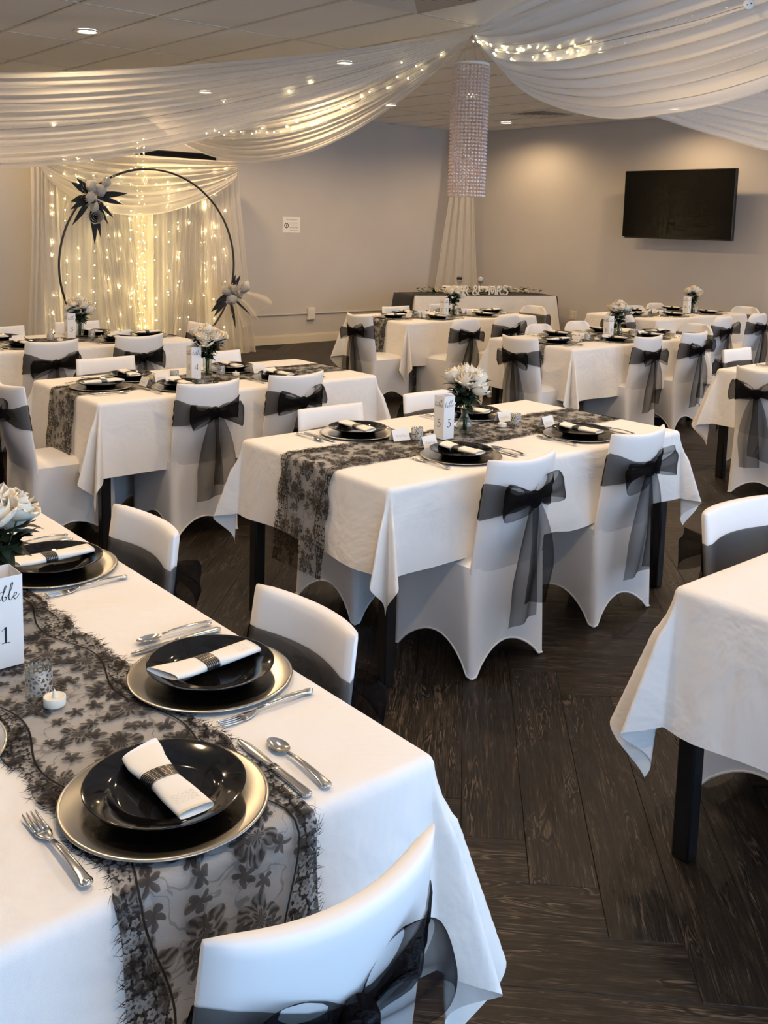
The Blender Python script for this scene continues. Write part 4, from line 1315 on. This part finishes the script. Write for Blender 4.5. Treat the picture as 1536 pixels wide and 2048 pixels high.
# drape that falls down the wall behind the backdrop, and the corner drape
curtain('wall_drape', 5.18, 5.74, YW-0.10, 0.03, ZC-0.05, 31, 'narrow white drape falling down the wall behind the backdrop', 'drape', 'chiffon', top=(5.28, 5.55), pleats=5, amp=0.018)
def corner_drape():
    d = Vector((0.76, -0.648, 0)); c = Vector((10.72, 10.75, 0)); n = Vector((-0.648, -0.76, 0))
    def fn(u, v):
        w = lerp(0.11, 0.40, u**1.15); q = v*2-1
        a = 0.035*(0.5+0.5*u)*(math.sin(2*PI*4.2*v+1)+0.4*math.sin(2*PI*9*v+2*u))
        p = c+d*(q*w-0.05-0.09*u)+n*(a+0.05*u)
        return (p.x, p.y, lerp(ZC-0.02, 0.02, u))
    return tag(MB().grid(fn, 30, 70).build('corner_drape', M['voile']), 'white drape hanging in the wall corner behind the crystal chandelier', 'drape')
corner_drape()
# fairy lights along the swags
def light_string(key, us, vs_, n, label, lit, off=0.03, seed=1, cam_side=Vector((-0.65, -0.76, -0.1))):
    r = random.Random(seed)
    t = thing('fairy_light_string', label, 'string lights', (0, 0, 0), 0, 'fairy light strings on the swags')
    fn = SW[key]; pts = []
    for i in range(60):
        q = i/59
        pts.append(Vector(fn(lerp(us[0], us[1], q), lerp(vs_[0], vs_[1], q)))+cam_side*(off+0.006*math.sin(9*q)))
    # keep the cord smooth
    for _ in range(6):
        pts = [pts[0]]+[(pts[i-1]+pts[i]*2+pts[i+1])/4 for i in range(1, len(pts)-1)]+[pts[-1]]
    MB().tube(pts, 0.0022, 5).build('cord', M['wire'], t)
    a, b = MB(), MB()
    for i in range(n):
        q = (i+r.uniform(-.3, .3))/n*59; q = min(max(q, 0), 58.9)
        p = pts[int(q)].lerp(pts[int(q)+1], q-int(q))+Vector((r.uniform(-.02, .02), r.uniform(-.02, .02), r.uniform(-.05, .035)))
        on = lit(i/n, r)
        (a if on else b).sph(p, r.uniform(0.0045, 0.0075) if on else 0.006, 6, 4)
    a.build('lit_bulbs', M['bulb_s'], t, kind='stuff')
    if b.v: b.build('unlit_bulbs', M['bulb_off'], t, kind='stuff')
    return t
light_string('L2', (0.03, 0.66), (0.42, 0.36), 40, 'string of warm fairy lights on the swag towards the backdrop', lambda q, r: r.random() < 0.8, seed=2, cam_side=Vector((-0.9, -0.35, -0.1)))
light_string('R1', (0.02, 0.655), (0.42, 0.46), 44, 'string of warm fairy lights on the upper right swag', lambda q, r: q < 0.66, seed=3, off=0.06)
light_string('L1', (0.06, 0.60), (0.55, 0.62), 26, 'sparse string of fairy lights on the upper left swag', lambda q, r: r.random() < 0.3, seed=4)
pc = Vector(SW['R1'](0.66, 0.46))+Vector((-0.65, -0.76, -0.1))*0.06
pk = thing('light_controller', 'small round white light controller on the upper right swag', 'controller', pc)
o = MB().lathe([(0.0001, 0.008), (0.020, 0.008), (0.024, 0.004), (0.024, -0.004), (0.020, -0.008), (0.0001, -0.008)], 20).build('housing', M['plastic'], pk); o.rotation_euler = (PI/2, 0, -0.7)
for k in (-1, 1):
    MB().sph((k*0.006-0.006, -0.0075-k*0.006, 0.003*k), 0.0032, 6, 4).build('button', M['ink'], pk)
# ================================================================ CRYSTAL CHANDELIER
cc = thing('crystal_chandelier', 'tall cylinder chandelier of hanging crystal strands below the gathered swags', 'chandelier', (G.x, G.y, 0))
MB().lathe([(0.128, 2.872), (0.140, 2.872), (0.140, 2.892), (0.128, 2.892), (0.128, 2.872)], 40).build('hoop', M['plastic'], cc)
w_ = MB()
for i in range(4):
    a = i*PI/2+0.4; w_.tube([(0.134*math.cos(a), 0.134*math.sin(a), 2.885), (0, 0, ZC-0.04)], 0.0016, 5)
w_.build('hanging_wires', M['wire'], cc)
r = random.Random(5)
sm = []
for v_ in range(3):
    mb = MB(); z = 2.868
    while z > 1.90+v_*0.012:
        w = r.uniform(0.0105, 0.0125); h = 0.0125; a0 = r.uniform(0, 1)
        ring_ = [(w*math.cos(a0+i*PI/3), w*math.sin(a0+i*PI/3), z-h) for i in range(6)]
        vs = [(0, 0, z)]+[(p[0], p[1], z-h*0.65) for p in ring_]+[(p[0], p[1], z-h*1.35) for p in ring_]+[(0, 0, z-2*h)]
        fs = []
        for i in range(6):
            j = (i+1) % 6
            fs += [(0, 1+i, 1+j), (1+i, 7+i, 7+j, 1+j), (7+i, 13, 7+j)]
        mb.add(vs, fs); z -= 0.0262
    sm.append(mb.mesh('crystal_strand', M['crystal'], smooth=False))
for i in range(30):
    a = 2*PI*i/30
    child_mesh('crystal_strand', sm[i % 3], cc, (0.134*math.cos(a), 0.134*math.sin(a), 0), (0, 0, r.uniform(0, 6)))
# ================================================================ BACKDROP
bd = thing('backdrop_frame', 'white sheer curtain backdrop on a pipe frame behind the hoop', 'backdrop', (0, 0, 0))
YB = 10.72
pf = MB()
for x in (4.08, 6.58): pf.tube([(x, YB+0.05, 0.0), (x, YB+0.05, 2.36)], 0.018, 10)
pf.tube([(4.06, YB+0.05, 2.36), (6.60, YB+0.05, 2.36)], 0.018, 10)
for x in (4.08, 6.58): pf.boxe((x-0.2, YB-0.08, 0), (x+0.2, YB+0.18, 0.008))
pf.build('pipe_frame', M['trim'], bd, smooth='auto')
curtain('rear_curtain', 4.10, 6.58, YB+0.04, 0.03, 2.35, 41, None, None, 'voile', pleats=17, amp=0.022, parent=bd)
curtain('side_panel', 3.90, 4.34, YB-0.03, 0.03, 2.37, 42, None, None, 'voile', top=(4.05, 4.30), pleats=5, amp=0.03, parent=bd, ybot=YB-0.12)
curtain('side_panel', 6.12, 6.84, YB-0.04, 0.02, 2.37, 43, None, None, 'voile', top=(6.12, 6.62), pleats=7, amp=0.03, parent=bd, ybot=YB-0.16)
curtain('front_sheer', 4.95, 5.36, YB-0.02, 0.03, 2.05, 44, None, None, 'tulle', top=(4.70, 5.20), pleats=5, amp=0.02, parent=bd)
curtain('front_sheer', 5.72, 6.10, YB-0.02, 0.03, 2.05, 45, None, None, 'tulle', top=(5.80, 6.15), pleats=5, amp=0.02, parent=bd)
A_ = [Vector((lerp(4.06, 6.62, i/49), YB-0.07, 2.39)) for i in range(50)]
B_ = [Vector((lerp(4.10, 6.56, i/49), YB-0.12, 2.20-0.50*math.sin(PI*(i/49)**0.85)**0.8)) for i in range(50)]
mb, _f = loft(A_, B_, 51, 0.028, nv=60, freq=7)
mb.build('valance_swag', M['voile'], bd)
# top scarf folded over the rail
MB().boxe((4.05, YB-0.03, 2.345), (6.61, YB+0.10, 2.40)).build('rail_wrap', M['voile'], bd, smooth=False)
# curtain of fairy lights hung behind the sheer panels
fc = thing('fairy_light_curtain', 'curtain of warm fairy lights hanging inside the white backdrop', 'string lights', (0, 0, 0))
r = random.Random(12)
wr, b1 = MB(), MB()
for i in range(15):
    x = lerp(4.25, 6.45, i/14)+r.uniform(-.03, .03)
    pts = [(x+0.012*math.sin(k*1.7+i), YB-0.015+0.01*math.sin(k+i), 2.38-k*0.118) for k in range(20)]
    wr.tube(pts, 0.0014, 4)
    for k in range(1, 19):
        z = 2.38-k*0.118+r.uniform(-.05, .05)
        if r.random() < 0.58: b1.sph((x+r.uniform(-.015, .015), YB-0.045, z), r.uniform(0.0035, 0.0068), 6, 4)
wr.build('wires', M['wire'], fc)
b1.build('bulbs', M['bulb_w'], fc, kind='stuff')
b2 = MB()
for k in range(30):
    for dx in (-0.035, 0.035):
        b2.sph((5.41+dx+r.uniform(-.02, .02), YB+0.16+r.uniform(-.02, .02), 2.58-k*0.084+r.uniform(-.03, .03)), 0.0065, 6, 4)
lc = thing('light_strand_column', 'dense yellow column of fairy lights in the middle of the backdrop', 'string lights', (0, 0, 0))
b2.build('bulbs', M['bulb'], lc, kind='stuff')
MB().tube([(5.41, YB+0.17, 3.0), (5.41, YB+0.17, 0.05)], 0.002, 5).build('wire', M['wire'], lc)

# hoop arch
HX, HY, HZ, HR = 5.205, 10.20, 1.145, 1.075
hp = thing('hoop_arch', 'large dark metal hoop arch standing before the backdrop', 'arch', (HX, HY, 0))
MB().tube([(HR*math.cos(2*PI*i/96), 0, HZ+HR*math.sin(2*PI*i/96)) for i in range(97)], 0.0125, 8, cap=False).build('ring', M['hoop'], hp)
st = MB(); st.bbox((-0.30, -0.16, 0.0), (0.30, 0.16, 0.02), 0.006); st.tube([(0, 0, 0.01), (0, 0, HZ-HR)], 0.02, 8)
st.build('stand', M['black_metal'], hp, smooth='auto')
def spray(x, z, seed, label, nfeat, dirs, nro):
    r = random.Random(seed)
    t = thing('flower_spray', label, 'flowers', (x, HY-0.06, z), 0, 'floral sprays on the hoop')
    for i, (dx, dz) in enumerate(nro):
        child_mesh('silk_rose', GROSE[i % 2], t, (dx, -0.05+r.uniform(-.02, .02), dz), (1.2+r.uniform(-.3, .3), r.uniform(-.4, .4), r.uniform(0, 6)), r.uniform(0.85, 1.15))
    for (dx, dz, ln, w) in dirs:
        mb = MB(); leaf(mb, (dx*0.06, -0.02, dz*0.06), (dx, -0.15, dz), (0, -1, 0.1), ln, w, 0.1)
        mb.build('feather', M['feather'], t)
    tf = MB()
    for i in range(80):
        a = r.uniform(0, 2*PI); d0 = r.uniform(0.04, 0.12)
        c = nro[r.randrange(len(nro))]
        p = Vector((c[0]+d0*math.cos(a), -0.02, c[1]+d0*math.sin(a))); q = p+Vector((math.cos(a), -0.3, math.sin(a)))*r.uniform(0.03, 0.09)
        sd = Vector((-math.sin(a), 0, math.cos(a)))*0.006
        tf.add([p-sd, p+sd, q], [(0, 1, 2)])
    tf.build('tufts', M['greyrose'] if nfeat else M['feather'], t, smooth=False, kind='stuff')
    return t
spray(4.475, 1.90, 61, 'black and white flower spray on the upper left of the hoop', 1,
      [(-.8, .45, .22, .075), (-.6, .6, .20, .07), (.95, .10, .34, .07), (.85, -.2, .30, .06), (-.9, -.25, .20, .08), (-.75, -.45, .24, .07), (.02, -1, .46, .085), (.18, -1, .40, .06), (-.6, -.8, .34, .06), (.6, -.6, .28, .05), (.45, -.8, .30, .05)], [(-.03, .10), (.07, .06), (-.05, -.02), (.0, -.12), (.02, -.22), (.15, .15)])
spray(6.17, 0.80, 62, 'black and white flower spray on the lower right of the hoop', 1,
      [(-.8, -.6, .26, .08), (-.65, -.75, .28, .06), (.2, -1, .36, .045), (.75, -.65, .34, .03), (.5, .8, .22, .06), (.3, .9, .2, .05), (-.5, -.2, .2, .07)], [(-.05, .05), (.05, .07), (.02, -.06), (.13, .01), (.19, .09)])
# tulle tail beside the lower spray
def tul(u, v):
    a = lerp(-1.25, 0.05, v); rr = 0.50*u
    return (6.24+rr*math.cos(a)*(1+0.12*math.sin(9*v)), HY-0.03+0.05*math.sin(14*v)*u, 0.84+rr*math.sin(a)*0.75-0.10*u*u)
tag(MB().grid(tul, 16, 40).build('tulle_fan', M['tulle']), 'white tulle fan spreading right of the lower flower spray', 'tulle')

# ================================================================ HEAD TABLE
hth = -0.354
HT = (9.747, 9.53)
ht = thing('head_table', 'long head table across the room corner', 'table', (HT[0], HT[1], 0), hth)
MB().bbox((-1.03, -0.37, 0.72), (1.03, 0.37, 0.75), 0.006).build('tabletop', M['black_metal'], ht, smooth=False)
for sx in (-1, 1):
    for sy in (-1, 1):
        MB().bbox((sx*0.95-0.02, sy*0.30-0.02, 0), (sx*0.95+0.02, sy*0.30+0.02, 0.72), 0.005).build('leg', M['black_metal'], ht, smooth=False)
def hcloth():
    hx, hy = 1.05, 0.38; mb = MB()
    per = [(-hx, -hy), (hx, -hy), (hx, hy), (-hx, hy)]
    def fn(u, v):
        q = u*4; s_ = int(q) % 4; f = q-int(q)
        a, b = per[s_], per[(s_+1) % 4]
        x, y = lerp(a[0], b[0], f), lerp(a[1], b[1], f)
        nx, ny = ((0, -1), (1, 0), (0, 1), (-1, 0))[s_]
        ripple = 0.012*math.sin(26*f+s_)*v+0.045*v
        k = max(0, 1-4*f*(1-f)*3)
        return (x+nx*ripple+(0.05*v*k if x > 0 else -0.05*v*k), y+ny*ripple+(0.05*v*k if y > 0 else -0.05*v*k), lerp(TZ-0.002, 0.012, v))
    mb.grid(fn, 160, 10, cu=True)
    mb.boxe((-hx, -hy, TZ-0.005), (hx, hy, TZ))
    return mb
o = hcloth().build('tablecloth', M['cloth'], smooth='auto'); place(o, (HT[0], HT[1], 0), hth)
tag(o, 'floor length white tablecloth on the head table', 'tablecloth')
def hrun(u, v):
    s_ = lerp(-1.48, 1.48, u); e = max(abs(s_)-1.06, 0); g_ = 1 if s_ > 0 else -1
    y = lerp(-0.36, 0.34, v)
    if e == 0: return (s_, y, TZ+0.004+0.003*math.sin(6*s_+4*v))
    o_, d = bend(e, 0.02, 0.14)
    return (g_*(1.06+o_+0.02*math.sin(9*v)*d), y, TZ+0.004-d)
o = MB().grid(hrun, 60, 14).build('black_overlay', M['black_cloth']); place(o, (HT[0], HT[1], 0), hth)
tag(o, 'black overlay cloth hanging over the ends of the head table', 'table runner')
def hpos(x, y, z=TZ+0.008):
    c, s_ = math.cos(hth), math.sin(hth); return (HT[0]+x*c-y*s_, HT[1]+x*s_+y*c, z)
# garland
gl = thing('leaf_garland', 'green leaf garland with cream roses along the head table', 'garland', hpos(0, -0.16), hth)
r = random.Random(71); lv = MB(); stp = []
for i in range(230):
    x = r.uniform(-0.98, 0.86); y = 0.03*math.sin(5*x)+r.uniform(-.10, .06); z = r.uniform(0.01, 0.085)
    a = r.uniform(0, 2*PI); leaf(lv, (x, y, z), (math.cos(a), math.sin(a), r.uniform(-.1, .6)), (0, 0, 1), r.uniform(.05, .085), r.uniform(.03, .045))
lv.build('leaves', M['leaf2'], gl, kind='stuff')
MB().tube([(lerp(-0.98, 0.86, i/20), 0.03*math.sin(5*lerp(-0.98, 0.86, i/20)), 0.02) for i in range(21)], 0.006, 6).build('vine', M['stem'], gl)
for (x, z) in ((-0.66, .06), (-0.54, .05), (-0.33, .07), (0.0, .07), (0.42, .09), (0.52, .06), (0.68, .05)):
    child_mesh('rose', ROSE[int(x*100) % 2], gl, (x, -0.05, z), (0.7, r.uniform(-.3, .3), r.uniform(0, 6)), 0.72)
# free standing letters MR & MRS
S_ = 0.14
LET = {
 'M': [([(.10, 0), (.10, 1)], .10, .10), ([(.10, 1), (.45, .12)], .15, .15), ([(.45, .12), (.80, 1)], .09, .09), ([(.80, 1), (.80, 0)], .15, .15), ([(0, .03), (.22, .03)], .06, .06), ([(.66, .03), (.94, .03)], .06, .06), ([(0, .97), (.16, .97)], .06, .06), ([(.76, .97), (.94, .97)], .06, .06)],
 'R': [([(.14, 0), (.14, 1)], .15, .15), ([(.14, .96), (.44, .97), (.60, .84), (.58, .62), (.42, .50), (.14, .49)], .07, .15, 0.1), ([(.34, .49), (.50, .26), (.62, .04), (.78, .03)], .08, .14), ([(.02, .03), (.28, .03)], .06, .06), ([(.02, .97), (.2, .97)], .06, .06)],
 'S': [([(.56, .78), (.50, .96), (.30, 1), (.12, .88), (.12, .68), (.34, .54), (.56, .40), (.58, .16), (.38, 0), (.16, .04), (.06, .22)], .07, .16, 0.5)],
 '&': [([(.82, .46), (.66, .18), (.44, .02), (.20, .04), (.08, .22), (.20, .42), (.42, .58), (.52, .78), (.42, .96), (.26, .94), (.20, .78), (.34, .52), (.60, .18), (.84, .02)], .07, .15, 0.4)]}
for i, (c_, x, nm) in enumerate((('M', -0.47, 'first'), ('R', -0.335, 'first'), ('&', -0.19, ''), ('M', 0.055, 'second'), ('R', 0.165, 'second'), ('S', 0.265, ''))):
    mb = MB(); glyph(mb, LET[c_], 0, 0, 0.125, 0, 0.02)
    o = mb.build('standing_letter', M['letters'], smooth='auto')
    p = hpos(x, -0.30); place(o, p, hth)
    what = 'ampersand' if c_ == '&' else 'letter '+c_
    tag(o, ('white standing %s on the head table' % what) if not nm else ('white standing %s, %s on the head table' % (what, 'left of the ampersand' if nm == 'first' else 'right of the ampersand')), 'letter', 'standing letters on the head table')
# toasting glasses
def goblet(x, label, dark):
    t = thing('wine_glass', label, 'glass', hpos(x, -0.02), 0, 'decorated glasses on the head table')
    MB().lathe([(0.0001, 0.0), (0.034, 0.0), (0.034, 0.003), (0.006, 0.008), (0.004, 0.03), (0.004, 0.12), (0.010, 0.128)], 20).build('stem', M['glass'], t)
    MB().lathe([(0.010, 0.128), (0.028, 0.145), (0.036, 0.17), (0.036, 0.20), (0.031, 0.235)], 24).build('bowl', M['glass'], t)
    if dark:
        MB().lathe([(0.0365, 0.192), (0.0385, 0.194), (0.036, 0.222), (0.0335, 0.222)], 24).build('black_band', M['feather'], t)
    else:
        mb = MB(); mb.sph((0, 0, 0.19), (0.037, 0.037, 0.042), 16, 8); mb.lathe([(0.036, 0.205), (0.042, 0.212), (0.036, 0.222)], 20)
        mb.build('white_sleeve', M['letters'], t)
goblet(-0.26, 'stemmed glass with a black band on the head table', True)
goblet(0.06, 'stemmed glass in a white sleeve on the head table', False)

# ================================================================ THINGS ON THE WALLS
tv = thing('television', 'large black television on an arm on the right wall', 'television', (10.88, 7.165, 2.02))
MB().bbox((-0.03, -0.795, -0.432), (0.025, 0.795, 0.432), 0.006).build('casing', M['bezel'], tv, smooth=False)
MB().boxe((-0.0325, -0.783, -0.415), (-0.030, 0.783, 0.422)).build('screen', M['screen'], tv, smooth=False)
MB().boxe((0.025, -0.10, -0.12), (0.06, 0.10, 0.12)).build('mount_plate', M['black_metal'], tv, smooth=False)
MB().boxe((0.06, -0.03, -0.04), (XW-10.88-0.012, 0.03, 0.04)).build('mount_arm', M['black_metal'], tv, smooth=False)
MB().boxe((XW-10.88-0.012, -0.12, -0.15), (XW-10.88, 0.12, 0.15)).build('wall_plate', M['black_metal'], tv, smooth=False)
MB().boxe((-0.0335, 0.755, -0.428), (-0.030, 0.783, -0.418)).build('badge', M['plastic'], tv, smooth=False)
tv = thing('television', 'black television mostly hidden above the white backdrop', 'television', (5.93, YW-0.07, 2.145))
MB().bbox((-0.64, -0.03, -0.36), (0.64, 0.03, 0.36), 0.006).build('casing', M['bezel'], tv, smooth=False)
MB().boxe((-0.63, -0.033, -0.345), (0.63, -0.030, 0.35)).build('screen', M['screen'], tv, smooth=False)
MB().boxe((-0.2, 0.03, -0.15), (0.2, 0.07, 0.15)).build('mount_plate', M['black_metal'], tv, smooth=False)
sg = thing('paper_sign', 'white paper notice with a round emblem taped to the left wall', 'sign', (7.81, YW-0.003, 1.64))
MB().boxe((-0.142, -0.001, -0.108), (0.142, 0.001, 0.108)).build('paper', M['card'], sg, smooth=False)
mb = MB()
for i in range(32):
    a, b = 2*PI*i/32, 2*PI*(i+1)/32
    mb.add([(-0.085+0.036*math.cos(a), -0.0016, -0.012+0.036*math.sin(a)), (-0.085+0.036*math.cos(b), -0.0016, -0.012+0.036*math.sin(b)), (-0.085+0.025*math.cos(b), -0.0016, -0.012+0.025*math.sin(b)), (-0.085+0.025*math.cos(a), -0.0016, -0.012+0.025*math.sin(a))], [(0, 1, 2, 3)])
mb.add([(-0.092, -0.0016, -0.030), (-0.092, -0.0016, 0.010), (-0.072, -0.0016, -0.010)], [(0, 1, 2)])
mb.build('emblem', M['ink'], sg, smooth=False)
mb = MB()
for (x0, x1, z, hh) in ((-0.09, 0.09, 0.062, .012), (-0.03, 0.11, 0.018, .012), (-0.03, 0.11, -0.008, .009), (-0.035, 0.11, -0.046, .016), (-0.03, 0.10, -0.078, .008)):
    x = x0; r = random.Random(int(z*1e4))
    while x < x1:
        w = r.uniform(.008, .022); mb.boxe((x, -0.0018, z), (min(x+w, x1), -0.0012, z+hh)); x += w+0.005
mb.build('text_lines', M['print'], sg, smooth=False)
cb = thing('junction_box', 'cream surface conduit with a box along the left wall', 'conduit', (8.15, YW-0.002, 0.405))
MB().bbox((-0.062, -0.045, -0.085), (0.062, 0, 0.085), 0.006).build('box', M['box_cream'], cb, smooth=False)
MB().bbox((-0.045, -0.049, -0.068), (0.045, -0.043, 0.068), 0.002).build('cover_plate', M['plastic'], cb, smooth=False)
MB().bbox((-1.9, -0.016, -0.005), (-0.062, 0, 0.015), 0.004).build('raceway', M['wall'], cb, smooth=False)
MB().bbox((0.062, -0.016, -0.005), (2.9, 0, 0.015), 0.004).build('raceway', M['wall'], cb, smooth=False)
ol = thing('wall_outlet', 'cream double wall outlet on the right wall', 'outlet', (XW, 8.94, 0.46))
MB().bbox((-0.007, -0.06, -0.062), (0, 0.06, 0.062), 0.003).build('cover_plate', M['box_cream'], ol, smooth=False)
for y_ in (-0.028, 0.028):
    for z_ in (-0.024, 0.024):
        MB().bbox((-0.0095, y_-0.015, z_-0.017), (-0.006, y_+0.015, z_+0.017), 0.001).build('socket', M['trim'], ol, smooth=False)

# ================================================================ labels: table numbers in words
import re
WORDS = {'1': 'one', '2': 'two', '3': 'three', '4': 'four', '5': 'five', '7': 'seven', '8': 'eight'}
for o in bpy.data.objects:
    if 'label' in o.keys():
        o['label'] = re.sub(r'\b([1-9])\b', lambda q: WORDS.get(q.group(1), q.group(1)), o['label'])
